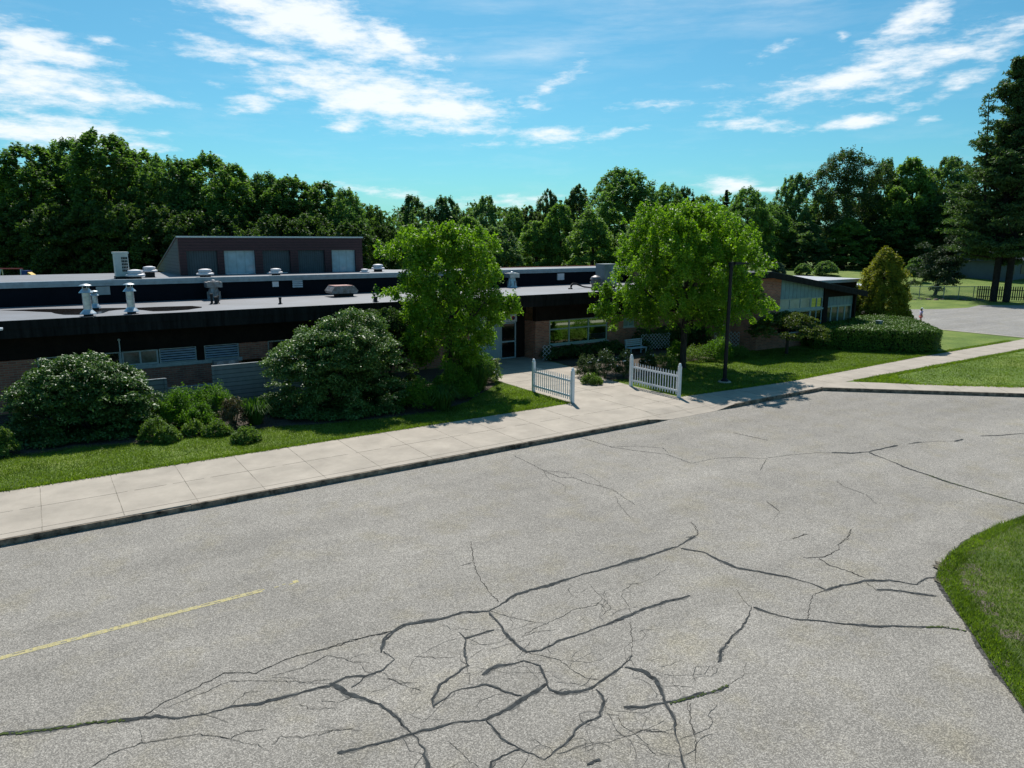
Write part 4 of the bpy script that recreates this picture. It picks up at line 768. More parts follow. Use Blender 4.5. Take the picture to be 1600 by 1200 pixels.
# ---------------------------------------------------------------- white picket panels, lamps, bench, trellises
WHITE = mat('white_vinyl', (.74, .76, .78), .45, noise_s=5, amt=.06)
def picket_panel(u, v0, v1, lab):
    t_ = thing('picket_fence', lab, 'fence', (u, (v0+v1)/2, 0), 'white picket panels either side of the entrance path')
    for v in (v0, v1):
        m = MB(); m.box(u-.065, u+.065, v-.065, v+.065, -.05, 1.43); m.lathe((u, v, 1.43), [(.085, 0), (.085, .03), (.06, .05), (.07, .09), (.05, .14), (.01, .17)], 14)
        m.build('fence_post', WHITE, t_)
    a, b_ = sorted((v0, v1)); a += .065; b_ -= .065
    for z in (.30, .98): MB().box(u-.02, u+.02, a, b_, z-.045, z+.045).build('rail', WHITE, t_)
    n_ = 18
    for k in range(n_):
        y = a+(b_-a)*(k+.5)/n_; x0 = u-.034
        MB().extx([(y-.022, .14), (y+.022, .14), (y+.022, 1.16), (y, 1.22), (y-.022, 1.16)], x0-.006, x0+.012).build('picket', WHITE, t_)
picket_panel(19.33, 24.22, 27.18, 'white picket fence panel on the left side of the entrance path')
picket_panel(24.1, 22.42, 25.6, 'white picket fence panel on the right side of the entrance path, by the tree')
LBL = mat('black_lamp_metal', (.014, .014, .018), .45, .4, noise_s=4, amt=.2)
def lamp(u, v, h, lab, arm, body, head_m, base=True):
    t_ = thing('street_lamp', lab, 'street lamp', (u, v, 0))
    m = MB(); m.tube([(u, v, .12), (u, v, h*.5), (u, v, h-.05)], [.10, .09, .085], 12); m.build('pole', body, t_)
    m = MB(); m.lathe((u, v, .06), [(.19, 0), (.19, .06), (.12, .14)], 16); m.build('base_cover', body, t_)
    m = MB(); m.lathe((u, v, -.05), [(.33, 0), (.33, .09), (.29, .12)], 24); m.build('concrete_footing', CONC, t_)
    m = MB(); m.box(u-.10, u+.12, v-.10, v+.10, h-.16, h+.03); m.add([(u+.12, v-.16, h-.10), (u+arm, v-.16, h-.07), (u+arm, v+.16, h-.07), (u+.12, v+.16, h-.10), (u+.12, v-.16, h+.04), (u+arm, v-.16, h-.01), (u+arm, v+.16, h-.01), (u+.12, v+.16, h+.04)],
        [(0,3,2,1),(4,5,6,7),(0,1,5,4),(1,2,6,5),(2,3,7,6),(3,0,4,7)])
    m.build('lamp_head', head_m, t_)
    return t_
lamp(28.75, 23.7, 6.0, 'slim black street lamp with flat head beside the pavement, in front of the right tree', 1.15, LBL, LBL)
lamp(-1.68, 28.6, 4.25, 'lamp with pale flat head poking into the left edge of the photo', .72, LBL, mat('pale_lamp_head', (.5, .53, .57), .4, .4))
BW = mat('bench_paint', (.42, .52, .60), .6, noise_s=4, amt=.1)
bn = thing('garden_bench', 'pale blue slatted bench under the stalk plant, backing on the trellis', 'bench', (31.4, 33.1, 0))
for k in range(4): MB().box(30.75, 32.15, 33.3+k*.015, 33.33+k*.015, .52+k*.115, .60+k*.115).build('back_slat', BW, bn)
for k in range(4): MB().box(30.75, 32.15, 32.75+k*.13, 32.85+k*.13, .42, .45).build('seat_slat', BW, bn)
for u in (30.8, 32.1):
    MB().box(u-.03, u+.03, 32.78, 32.84, 0, .42).build('leg', BW, bn); MB().box(u-.03, u+.03, 33.25, 33.298, 0, .95).build('leg', BW, bn)
def trellis(u0, u1, v0, v1, h, lab):
    L = math.hypot(u1-u0, v1-v0); dx, dy = (u1-u0)/L, (v1-v0)/L
    m = MB(); z0 = .12
    def bar(s0, za, s1, zb, off):
        a = Vector((u0+dx*s0-dy*off, v0+dy*s0+dx*off, za)); b_ = Vector((u0+dx*s1-dy*off, v0+dy*s1+dx*off, zb)); m.tube([a, b_], .0105, 4)
    st = .25; k = -h
    while k < L:
        s0, za = (k, z0) if k >= 0 else (0, z0-k)
        s1, zb = (k+h-z0, h) if k+h-z0 <= L else (L, z0+L-k)
        if s1 > s0+.02: bar(s0, za, s1, zb, .012); bar(L-s0, za, L-s1, zb, -.012)
        k += st
    o = m.build('trellis', WHITE, org=(u0, v0, 0)); tag(o, lab, 'trellis', 'white lattice trellises'); return o
trellis(24.75, 25.25, 33.9, 33.75, 1.0, 'narrow white lattice trellis at the corner of the entrance path')
trellis(32.4, 34.6, 33.6, 33.2, 1.15, 'wide white lattice trellis behind the slatted bench')
trellis(37.4, 38.75, 31.9, 30.9, 1.15, 'white lattice trellis against the dark brick wing, beside the lamp post')
mt = MB().box(40.05, 40.35, 24, 24.2, 0, .1) if False else None
# small grey box standing in the hedge
eb = MB(); eb.box(48.4, 48.75, 26.9, 27.2, 0, 1.62); eb.box(48.36, 48.79, 26.86, 27.24, 1.62, 1.66)
tag(eb.build('utility_box', mat('utility_grey', (.2, .23, .24), .5, .3), org=(48.6, 27, 0)), 'small grey box rising just above the clipped hedge', 'utility box')

# ---------------------------------------------------------------- far fences, house, swing, slide
CH = mat('chain_link_metal', (.22, .26, .26), .5, .5)
cf = thing('chain_link_fence', 'low grey chain-link fence along the far lawn beyond the parking lot', 'fence', (90, 47, 0))
pa, pb = Vector((84.5, 51.5)), Vector((93.5, 44.3)); pc = Vector((98.2, 41.3))
for a, c, n_ in ((pa, pb, 4), (pb, pc, 3)):
    for k in range(n_+1):
        q_ = a+(c-a)*k/n_; z = rise(q_.x, q_.y); MB().tube([(q_.x, q_.y, z-.1), (q_.x, q_.y, z+1.6)], .045 if k < n_ else .06, 6).build('post', CH, cf)
    za = rise(a.x, a.y); zc = rise(c.x, c.y)
    MB().tube([(a.x, a.y, za+1.55), (c.x, c.y, zc+1.55)], .04, 6).build('top_rail', mat('rail_pale', (.45, .5, .5), .4, .5), cf)
    m = MB(); L = (c-a).length; k = -1.5
    while k < L:
        s0, z0 = (k, 0) if k >= 0 else (0, -k); s1, z1 = (k+1.5, 1.5) if k+1.5 <= L else (L, L-k)
        d_ = (c-a).normalized(); za_ = za
        for f_ in (0, 1):
            A_ = a+d_*(s0 if not f_ else L-s0); B_ = a+d_*(s1 if not f_ else L-s1)
            m.tube([(A_.x, A_.y, za_+z0), (B_.x, B_.y, za_+z1)], .007, 3)
        k += .16
    m.build('mesh_wire', CH, cf)
PKD = mat('dark_weathered_picket', (.05, .055, .055), .9, noise_s=5, amt=.4)
pf = thing('dark_picket_fence', 'dark weathered wooden picket fence at the foot of the two big pines', 'fence', (98, 38, 0))
a, c = Vector((96.0, 41.6)), Vector((101.5, 32.8)); L = (c-a).length; n_ = 46; d_ = (c-a)/L
for k in range(n_):
    q_ = a+d_*(L*k/n_); z = rise(q_.x, q_.y); nx, ny = -d_.y*.02, d_.x*.02
    m = MB(); w_ = d_*.06
    m.add([(q_.x-w_.x, q_.y-w_.y, z+.1), (q_.x+w_.x, q_.y+w_.y, z+.1), (q_.x+w_.x, q_.y+w_.y, z+1.65), (q_.x, q_.y, z+1.8), (q_.x-w_.x, q_.y-w_.y, z+1.65),
           (q_.x-w_.x+nx, q_.y-w_.y+ny, z+.1), (q_.x+w_.x+nx, q_.y+w_.y+ny, z+.1), (q_.x+w_.x+nx, q_.y+w_.y+ny, z+1.65), (q_.x+nx, q_.y+ny, z+1.8), (q_.x-w_.x+nx, q_.y-w_.y+ny, z+1.65)],
          [(0,1,2,3,4),(9,8,7,6,5),(0,5,6,1),(1,6,7,2),(2,7,8,3),(3,8,9,4),(4,9,5,0)])
    m.build('picket', PKD, pf)
for z in (.5, 1.3): MB().tube([(a.x, a.y, z), (c.x, c.y, z)], .05, 4).build('rail', PKD, pf)
hs = thing('far_house', 'grey-blue house with pale roof seen behind the trunks of the big pines', 'house', (119, 50, rise(119, 50)))
m = MB(); m.box(119, 132, 48, 57, 1.2, 4.3); m.build('wall', mat('house_siding', (.11, .13, .15), .8, noise_s=.6, amt=.12), hs)
m = MB(); m.extx([(47.4, 4.2), (52.5, 6.5), (57.6, 4.2)], 118.5, 132.5); m.build('roof', mat('house_roof', (.06, .07, .085), .8, noise_s=1.2, amt=.15), hs)
for u in (120, 123.5, 127): MB().box(u, u+1.4, 47.93, 47.99, 2.3, 3.6).build('window', mat('house_window', (.03,.03,.035), .4), hs)
sw_ = thing('playground_swing', 'pale metal swing frame with red top bar behind the flat roof at the far left', 'swing', (-3, 79, 1), rz=0)
def wl(X, Y, z): return (X*cY+Y*sY, -X*sY+Y*cY, z) if False else (X*cos(YAW)+Y*sin(YAW), -X*sin(YAW)+Y*cos(YAW), z)
GM = mat('swing_metal', (.55, .57, .58), .4, .4)
for X in (-46.6, -44.75):
    for dY in (-.9, .9):
        MB().tube([wl(X-.28*(1 if X < -46 else -1), 66+dY, .9), wl(X, 66+dY*.1, 4.55)], .06, 8).build('leg', GM, sw_)
MB().tube([wl(-46.75, 66, 4.6), wl(-44.6, 66, 4.6)], .06, 8).build('top_bar', mat('red_bar', (.25, .05, .05), .5), sw_)
for X in (-46.1, -45.3):
    m = MB(); m.tube([wl(X-.18, 66, 4.55), wl(X-.18, 66, 1.6)], .012, 4); m.tube([wl(X+.18, 66, 4.55), wl(X+.18, 66, 1.6)], .012, 4); m.tube([wl(X-.22, 66, 1.6), wl(X+.22, 66, 1.6)], .05, 6); m.build('swing_seat', RUBB, sw_)
sd = thing('playground_slide', 'blue and yellow plastic playground slide box beside the swing', 'slide', wl(-44.1, 66, 1))
BL = mat('blue_plastic', (.01, .045, .22), .5); YP = mat('yellow_plastic', (.65, .42, .02), .5)
ORG[sd] = Vector(wl(-44.1, 66, 1))
def lbox(X0, X1, Y0, Y1, z0, z1):
    return MB().add([wl(X0,Y0,z0),wl(X1,Y0,z0),wl(X1,Y1,z0),wl(X0,Y1,z0),wl(X0,Y0,z1),wl(X1,Y0,z1),wl(X1,Y1,z1),wl(X0,Y1,z1)],[(0,3,2,1),(4,5,6,7),(0,1,5,4),(1,2,6,5),(2,3,7,6),(3,0,4,7)])
lbox(-44.5, -44.05, 65.6, 66.4, 1, 4.45).build('tower_panel', BL, sd)
m = MB(); 
for k in range(6):
    t0 = k/6; m.add([wl(-44.04+.5*t0, 65.7, 4.3-.35*t0), wl(-44.04+.5*t0+.09, 65.7, 4.3-.35*t0-.06), wl(-44.04+.5*t0+.09, 66.3, 4.3-.35*t0-.06), wl(-44.04+.5*t0, 66.3, 4.3-.35*t0), wl(-44.04+.5*t0, 65.7, 3.95-.3*t0), wl(-44.04+.5*t0+.09, 65.7, 3.9-.3*t0), wl(-44.04+.5*t0+.09, 66.3, 3.9-.3*t0), wl(-44.04+.5*t0, 66.3, 3.95-.3*t0)], [(0,1,2,3),(7,6,5,4),(0,4,5,1),(2,6,7,3),(1,5,6,2),(3,7,4,0)])
m.build('slide_hood', YP, sd)
# mulch and stones under the chain-link fence
rk = thing('border_stones', 'row of pinkish stones and mulch along the foot of the chain-link fence', 'stones', (91, 45, .1))
rg = random.Random(3)
for k in range(26):
    t_ = k/25; q_ = Vector((87.5, 48.0))*(1-t_)+Vector((96.5, 40.6))*t_; r = rg.uniform(.16, .34)
    MB().lathe((q_.x+rg.uniform(-.4,.4), q_.y+rg.uniform(-.4,.4), rise(q_.x,q_.y)-.05), [(r, 0), (r*1.05, r*.3), (r*.7, r*.75), (r*.1, r*.9)], 7).build('stone', mat('pink_stone', (.22, .16, .14), .9, noise_s=4, amt=.5), rk)
# ---------------------------------------------------------------- foliage
def leafmesh(name, P, Nn, size, asp, m, rng, parent=None, org=(0, 0, 0), link=True):
    """one diamond leaf (4 corners) per point"""
    n = len(P); T = rng.normal(size=(n, 3)); Nn = Nn/np.maximum(np.linalg.norm(Nn, axis=1, keepdims=True), 1e-6)
    T -= (T*Nn).sum(1, keepdims=True)*Nn; T /= np.maximum(np.linalg.norm(T, axis=1, keepdims=True), 1e-6); Bn = np.cross(Nn, T)
    s = size[:, None]; V = np.empty((n, 4, 3)); droop = Nn*s*.12
    V[:, 0] = P-T*s*.5-droop; V[:, 1] = P+Bn*s*asp*.5; V[:, 2] = P+T*s*.5-droop; V[:, 3] = P-Bn*s*asp*.5
    me = bpy.data.meshes.new(name); me.vertices.add(4*n); me.vertices.foreach_set('co', V.reshape(-1).astype(np.float32))
    me.loops.add(4*n); me.loops.foreach_set('vertex_index', np.arange(4*n, dtype=np.int32))
    me.polygons.add(n); me.polygons.foreach_set('loop_start', np.arange(0, 4*n, 4, dtype=np.int32))
    try: me.polygons.foreach_set('loop_total', np.full(n, 4, dtype=np.int32))
    except Exception: pass
    me.materials.append(m); me.update(calc_edges=True)
    o = bpy.data.objects.new(name, me); COL.objects.link(o)
    if parent: o.parent = parent
    return o
def sph(rng, n):
    d = rng.normal(size=(n, 3)); return d/np.linalg.norm(d, axis=1, keepdims=True)
def lobes_leaves(rng, lobes, n, up=.5, out=.6, rnd=.8, shell=.45):
    """leaves scattered in the outer shells of many small lobes"""
    L = np.array(lobes); w = L[:, 3]*L[:, 4]+L[:, 3]*L[:, 5]; k = rng.choice(len(L), n, p=w/w.sum()); d = sph(rng, n)
    d[:, 2] = np.where(d[:, 2] < -.3, -d[:, 2]*rng.random(n), d[:, 2])
    d[:, :2] *= np.where(d[:, 2] > .2, 1.15-.75*d[:, 2], 1)[:, None]
    r = 1-shell*rng.random(n)**1.5+np.abs(rng.normal(size=n))*.16
    P = L[k, :3]+d*L[k, 3:6]*r[:, None]
    return P, d*out+np.array([0, 0, up])+rng.normal(size=(n, 3))*rnd
ENV = {
 'tall':  ([0, .15, .45, .75, .92, 1], [.5, .85, 1, .92, .66, .3], .10),
 'broad': ([0, .15, .4, .65, .85, 1], [.6, .92, 1, .92, .68, .3], .12),
 'dome':  ([0, .2, .5, .8, .93, 1], [.7, .95, 1, .92, .6, .2], .10),
 'light': ([0, .2, .45, .7, .9, 1], [.85, 1, .92, .7, .45, .18], .06),
 'bushy': ([0, .2, .5, .75, .92, 1], [.85, 1, .98, .82, .58, .26], .04),
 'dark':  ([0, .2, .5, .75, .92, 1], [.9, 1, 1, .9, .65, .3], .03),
 'spiky': ([0, .2, .5, .75, .9, 1], [.75, 1, .95, .78, .55, .25], .06),
 'poplar':([0, .2, .5, .8, .95, 1], [.6, .9, 1, .8, .45, .1], .12),
 'spruce':([0, .1, .4, .7, .9, 1], [.9, 1, .7, .38, .15, .03], .06),
}
LM = {
 'tall': leafmat('leaf_dark_maple', (.055,.112,.034), (.165,.285,.080), .47, nscale=.5),
 'broad': leafmat('leaf_mid_green', (.065,.130,.044), (.160,.275,.090), .48, nscale=.4),
 'dome': leafmat('leaf_deep_green', (.040,.075,.028), (.105,.160,.060), .35, nscale=.5),
 'light': leafmat('leaf_light_green', (.092,.170,.044), (.225,.350,.105), .48, nscale=.4),
 'bushy': leafmat('leaf_grey_green', (.075,.135,.062), (.180,.285,.130), .46, nscale=.4),
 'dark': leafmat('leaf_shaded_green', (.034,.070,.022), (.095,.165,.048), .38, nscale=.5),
 'spiky': leafmat('leaf_willow_green', (.068,.128,.056), (.165,.275,.120), .44, nscale=.4),
 'poplar': leafmat('leaf_poplar', (.065,.110,.042), (.145,.205,.085), .38, nscale=.4),
 'spruce': leafmat('needle_dark', (.008,.018,.009), (.02,.04,.018), .05, nscale=.5),
}
BARK = mat('bark', (.055, .042, .034), .95, noise_s=5, amt=.4, bump=.8, bscale=8, stretch=(3, 3, .6))
def env_lobes(rng, kind, H, Rr, n, lr=(.10, .18)):
    ts, rs, zb = ENV[kind]; out = []
    ph = rng.random(6)*6.28
    for i in range(n):
        t = rng.random()**.82; a = rng.random()*2*pi
        wob = 1+.16*sin(a*2+ph[0]+t*3)+.13*sin(a*3+ph[1]-t*8)+.10*sin(a*5+ph[2]+t*13)
        r = np.interp(t, ts, rs)*Rr*wob
        q = r*math.sqrt(rng.random()*.8+.15)*.92; l = Rr*(lr[0]+rng.random()*(lr[1]-lr[0]))*(.7 if t > .85 else 1)
        topw = 1+.06*sin(a+ph[3])+.05*sin(2*a+ph[4])
        z = H*(zb+t*(1-zb)*min(1, topw))-l
        s_ = {'spiky': 2.4, 'tall': 1.35, 'poplar': 1.8, 'dome': 1.7, 'spruce': .5}.get(kind, 1.15)*(1.35 if t > .75 and kind != 'spruce' else 1)
        out.append((q*cos(a), q*sin(a), max(z, l*.6), l, l, l*s_))
    return out
def trunk_mesh(name, H, Rr, r0, rng, limbs=7, top=.8, parent=None, lean=0, mtl=None):
    m = MB(); P = [(lean*H*t*t+rng.normal()*.02*H*t*.5, rng.normal()*.02*H*t*.5, H*top*t) for t in (0, .2, .4, .6, .8, 1)]
    P[0] = (0, 0, -.15)
    m.tube(P, [r0*1.35, r0, r0*.85, r0*.65, r0*.4, r0*.12], 9)
    for i in range(limbs):
        t = .22+.6*i/limbs; k = min(4, int(t*5)); f = t*5-k; b0 = Vector(P[k])*(1-f)+Vector(P[k+1])*f
        a = i*2.4+rng.random(); L = Rr*(.75-.35*t)*(.8+.4*rng.random()); d = Vector((cos(a), sin(a), .75+.4*rng.random()))
        m.tube([b0, b0+d*L*.5, b0+Vector((d.x, d.y, d.z*1.3))*L], [r0*.42*(1-t*.5), r0*.26, r0*.07], 6)
    o = m.build(name, mtl or BARK); o.parent = parent; return o
# a few source trees for the far wood; copies share their meshes
PRO = {}
cnt = {'tall': 3, 'broad': 2, 'dome': 1, 'light': 3, 'bushy': 2, 'dark': 3, 'spiky': 2, 'poplar': 1, 'spruce': 1}
size0 = {'tall': (16, 3.4), 'broad': (13, 4.2), 'dome': (17, 5), 'light': (11, 3.6), 'bushy': (11, 3.6), 'dark': (10, 3.3), 'spiky': (13, 3.6), 'poplar': (12, 2.4), 'spruce': (13, 1.9)}
used = {}
def tree_copy(kind, k, loc, sc, rz, label, group, name='tree'):
    key = (kind, k % cnt[kind]); H, Rr = size0[kind]
    if key not in PRO:
        rng = np.random.default_rng(100+hash(kind+str(key[1])) % 1 + sum(map(ord, kind))*7+key[1]*31)
        root = thing(name, label, 'tree', (0, 0, 0))
        lob = env_lobes(rng, kind, H, Rr, {'tall': 420, 'dome': 460, 'broad': 420, 'spruce': 160, 'poplar': 200}.get(kind, 320), (.10, .17) if kind != 'spiky' else (.06, .12))
        n = {'tall': 36000, 'dome': 40000, 'broad': 36000, 'spruce': 12000, 'poplar': 18000}.get(kind, 28000)
        P, Nn = lobes_leaves(rng, lob, n, up=.7, out=.45, rnd=.8, shell=.9); sz = rng.uniform(.16, .34, n)
        leafmesh('crown', P, Nn, sz, .62, LM[kind], rng, root)
        trunk_mesh('trunk', H, Rr, .26, rng, 6, .8, root)
        PRO[key] = root; o = root
    else: o = copy_tree(PRO[key])
    o.location = loc; o.scale = (sc[0]/Rr, sc[0]/Rr, sc[1]/H); o.rotation_euler = (0, 0, rz)
    for q_ in [q_ for q_ in ('label', 'group') if q_ in o]: del o[q_]
    tag(o, label, 'tree', group); return o
rg = random.Random(21)
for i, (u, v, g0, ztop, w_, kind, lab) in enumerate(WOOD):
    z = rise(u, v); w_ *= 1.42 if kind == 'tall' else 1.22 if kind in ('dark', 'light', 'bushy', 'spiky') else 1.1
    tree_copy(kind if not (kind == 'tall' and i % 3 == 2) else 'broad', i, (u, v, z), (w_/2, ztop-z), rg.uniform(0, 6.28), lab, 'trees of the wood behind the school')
# the wood behind reads as one mass
rng = np.random.default_rng(5); lob = []
def wpt(X, Y): return (X*cos(YAW)+Y*sin(YAW), -X*sin(YAW)+Y*cos(YAW))
for X in np.arange(-110, 150, 2.6):
    for Y0 in (0, 5):
        px = X/ (118+Y0)*1117+800
        if px < 600: Yb = 92; ht = np.interp(px, [-300, 0, 150, 560, 600], [11, 12, 13, 10, 8])
        else: Yb = 128 if px < 1180 else 146; ht = np.interp(px, [600, 900, 1200, 1300, 1500, 1700], [10, 11, 12.5, 14, 16, 16])
        Xs = X*Yb/128
        uu, vv = wpt(Xs*1.0, Yb+Y0); z = rise(uu, vv)
        for k in range(7):
            lob.append((uu+rng.normal()*1.3, vv+rng.normal()*1.3, z+ht*(k+.5)/7*rng.uniform(.85, 1.05), 1.9, 1.9, 1.5))
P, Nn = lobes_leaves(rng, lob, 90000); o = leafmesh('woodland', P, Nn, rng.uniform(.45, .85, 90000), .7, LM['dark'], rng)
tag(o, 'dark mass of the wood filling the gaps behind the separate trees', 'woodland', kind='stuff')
VR = (cos(YAW), -sin(YAW))
# the two big pines at the right edge, and the shorter one to their left
PINE = leafmat('pine_needle', (.036,.075,.030), (.115,.190,.070), .3, nscale=.6, rough=.5)
PBARK = mat('pine_bark', (.03, .024, .022), .95, noise_s=3, amt=.4, bump=.8, bscale=6)
def pine(u, v, H, Rr, z0, lab, seed, dens=1.0, spur=None):
    rng = np.random.default_rng(seed); root = thing('pine_tree', lab, 'tree', (u, v, rise(u, v)), 'big pines at the right edge')
    m = MB(); m.tube([(0, 0, -.2), (.1, 0, H*.3), (0, .15, H*.65), (0, 0, H*.98)], [.40, .33, .22, .05], 10)
    lob = []; z = z0
    if spur:
        sx, sy, sh = spur; m.tube([(0, 0, 6), (sx*.7, sy*.7, 11), (sx, sy, sh)], [.22, .16, .04], 8)
        for k in range(150):
            t = rng.random(); r_ = 1.5*(1-t)**.6+.3; a = rng.random()*6.28; f = math.sqrt(rng.random()); zz = 9+(sh-9)*t
            l = rng.uniform(.35, .6)*(1-.35*t); lob.append((sx*(.6+.4*t)+cos(a)*r_*f, sy*(.6+.4*t)+sin(a)*r_*f, zz, l*1.1, l*1.1, l*.9))
    while z < H-.6:
        t = (z-z0)/(H-z0); R_ = Rr*np.interp(t, [0, .15, .35, .5, .65, .85, 1], [.8, 1, .95, .66, .42, .30, .14])
        a = rng.random()*6.28; L = R_*rng.uniform(.5, 1.15); rise_ = rng.uniform(.02, .25)+t*.8
        d = np.array([cos(a), sin(a)]); m.tube([(0, 0, z), (d[0]*L*.5, d[1]*L*.5, z+rise_*L*.35), (d[0]*L, d[1]*L, z+rise_*L)], [.12*(1-t*.6), .07, .02], 5)
        for f in np.arange(.3, 1.03, .14):
            for s_ in (-1, 0, 1):
                if s_ and f > .95: continue
                b_ = a+s_*.35*(1.15-f*.5)
                l = rng.uniform(.42, .72)*(1-.3*t)
                lob.append((cos(b_)*L*f, sin(b_)*L*f, z+rise_*L*f+rng.normal()*.12, l*1.25, l*1.25, l*.62))
        z += rng.uniform(.11, .27)/dens
    n = int(34*len(lob)); P, Nn = lobes_leaves(rng, lob, n, up=.3, out=.5, rnd=.9, shell=.7)
    leafmesh('crown', P, Nn, rng.uniform(.30, .55, n), .30, PINE, rng, root)
    o = m.build('trunk', PBARK); o.parent = root
    return root
pine(95.6, 39.6, 27.2, 6.2, 4.5, 'big dark pine whose bare trunk is the left one behind the dark picket fence', 11, spur=(-VR[0]*3.5, -VR[1]*3.5, 23.3))
pine(96.0, 38.4, 27.8, 6.0, 5.0, 'big dark pine whose bare trunk is the right one behind the dark picket fence', 12)
def simple_tree(name, lab, u, v, lob, n, size, asp, lm, tr, seed, up=.5, out=.6, rnd=.8, shell=.5, cat='tree', z=None, group=None, crown='crown', stem='trunk'):
    rng = np.random.default_rng(seed); root = thing(name, lab, cat, (u, v, rise(u, v) if z is None else z), group)
    P, Nn = lobes_leaves(rng, lob(rng), n, up, out, rnd, shell)
    P[:, 2] = np.maximum(P[:, 2], .02)
    leafmesh(crown, P, Nn, rng.uniform(size[0], size[1], n), asp, lm, rng, root)
    if tr:
        m = MB(); tr(m, rng); o = m.build(stem, BARK); o.parent = root
    return root
# the two young street trees
STL = leafmat('street_tree_leaf', (.065,.150,.012), (.220,.370,.030), .47, nscale=.9, vary=.6, rough=.5, spec=.3)
STL2 = leafmat('street_tree_leaf_right', (.068,.155,.012), (.225,.375,.030), .47, nscale=.9, vary=.6, rough=.5, spec=.3)  # leaves of the right tree, a slightly brighter green
def street_lobes(H, prof, zb, n, cx=(0, 0), extra=(), lr=(.20, .36), up=1.75):
    def f(rng):
        out = []; nc = n//11
        for c_ in range(nc):                       # leafy masses at the ends of limbs
            t = (c_+rng.random())/nc; r = np.interp(t, *prof); a = c_*2.399+rng.normal()*.25
            q = r*math.sqrt(rng.random()*.7+.22); z = zb+(H-zb)*t; s_ = .17*r+.16
            for k in range(11):
                l = rng.uniform(*lr)*(1 if t < .85 else .75)
                x, y = q*cos(a)+rng.normal()*s_, q*sin(a)+rng.normal()*s_; rr = math.hypot(x, y); f_ = min(1, r*1.08/max(rr, .01))
                out.append((x*f_, y*f_, min(H-.25, z-l*.5+rng.normal()*s_*.8), l, l, l*up*rng.uniform(.8, 1.3)))
        for (x, y, z, s, k) in extra:
            for _ in range(k): out.append((x+rng.normal()*s, y+rng.normal()*s, z+rng.normal()*s*.7, *(rng.uniform(.18, .30)*q_ for q_ in (1, 1, 1.7))))
        return out
    return f
def street_trunk(H, Rr, r0, zb, nl):
    def f(m, rng):
        m.tube([(0, 0, -.15), (.02, .02, .15), (0, 0, zb), (.05, 0, H*.5), (0, .08, H*.75), (0, 0, H*.93)], [r0*1.5, r0*1.05, r0, r0*.7, r0*.4, r0*.1], 12)
        for i in range(nl):
            t = i/nl; z = zb*.95+(H*.62-zb)*t; a = i*2.4+rng.random()*.6; L = Rr*(1.0-.45*t)*rng.uniform(.7, 1)
            d = (cos(a), sin(a)); m.tube([(0, 0, z), (d[0]*L*.35, d[1]*L*.35, z+L*.35), (d[0]*L*.75, d[1]*L*.75, z+L*.7), (d[0]*L, d[1]*L, z+L*1.05)], [r0*.45, r0*.32, r0*.2, r0*.05], 7)
            for s_ in (-1, 1):
                b_ = a+s_*.6; m.tube([(d[0]*L*.5, d[1]*L*.5, z+L*.48), (d[0]*L*.5+cos(b_)*L*.4, d[1]*L*.5+sin(b_)*L*.4, z+L*.85)], [r0*.18, r0*.04], 5)
    return f
# view-right direction on the ground, for stating spreads as seen from the road
VR = (cos(YAW), -sin(YAW))
def xr(d, z, s, k): return (VR[0]*d, VR[1]*d, z, s, k)
simple_tree('street_tree', 'smaller bright green street tree on the left, its trunk rising from leafy perennials', 16.3, 29.9,
    street_lobes(7.75, ([0, .15, .4, .6, .8, .93, 1], [1.4, 2.05, 2.2, 2.15, 1.9, 1.25, .3]), 1.5, 420, (0, 0), (xr(0, 7.2, .5, 26), xr(.2, 6.2, .7, 26), xr(2.6, 4.2, .3, 10), xr(2.95, 3.8, .25, 9), xr(2.3, 3.3, .3, 8), xr(-2.6, 4.6, .35, 8), xr(-2.7, 6.6, .3, 9), xr(-2.2, 3.0, .4, 9), xr(-1.9, 7.3, .3, 9), xr(1.8, 7.0, .35, 8))),
    56000, (.09, .18), .55, STL, street_trunk(7.8, 2.6, .13, 1.7, 9), 41)
simple_tree('street_tree', 'larger bright green street tree on the right, behind the right picket panel', 30.2, 27.9,
    street_lobes(8.9, ([0, .12, .3, .5, .7, .88, 1], [1.9, 3.4, 3.85, 3.8, 3.25, 2.1, .4]), 3.0, 760, (0, 0), (xr(0, 8.2, .6, 30), xr(-.5, 7.2, .9, 30), xr(-4.4, 4.2, .3, 14), xr(-4.7, 3.2, .35, 16), xr(-4.2, 2.9, .4, 12), xr(4.2, 3.6, .4, 14), xr(3.8, 5.9, .4, 14), xr(4.4, 3.0, .3, 8), xr(-2.9, 6.3, .4, 12), xr(2.9, 7.2, .4, 10)), (.20, .38)),
    95000, (.10, .19), .55, STL2, street_trunk(8.4, 4.0, .17, 2.0, 12), 42)
# clipped and loose shrubs
SHL = leafmat('shrub_leaf', (.034,.088,.020), (.125,.215,.050), .22, nscale=1.3, rough=.45, spec=.35, vary=.6)
def dome_lobes(parts, n, lr=(.16, .34), flat=.7):
    def f(rng):
        out = []; w = np.array([p[3]*p[5] for p in parts]); w = w/w.sum()
        for i in range(n):
            p = parts[rng.choice(len(parts), p=w)]; d = sph(rng, 1)[0]; d[2] = abs(d[2]); r = 1-.18*rng.random()-(.35 if rng.random() < .2 else 0); l = rng.uniform(*lr)
            out.append((p[0]+d[0]*p[3]*r, p[1]+d[1]*p[4]*r, max(.15, p[2]+d[2]*p[5]*r-(rng.random()*p[5]*.9 if d[2] < .35 else 0)), l*1.15, l*1.15, l*flat))
        return out
    return f
def stems(h, r, k=9):
    def f(m, rng):
        for i in range(k):
            a = rng.random()*6.28; m.tube([(0, 0, -.1), (cos(a)*r*.4, sin(a)*r*.4, h*.45), (cos(a)*r*.8, sin(a)*r*.8, h*.8)], [.05, .035, .012], 6)
    return f
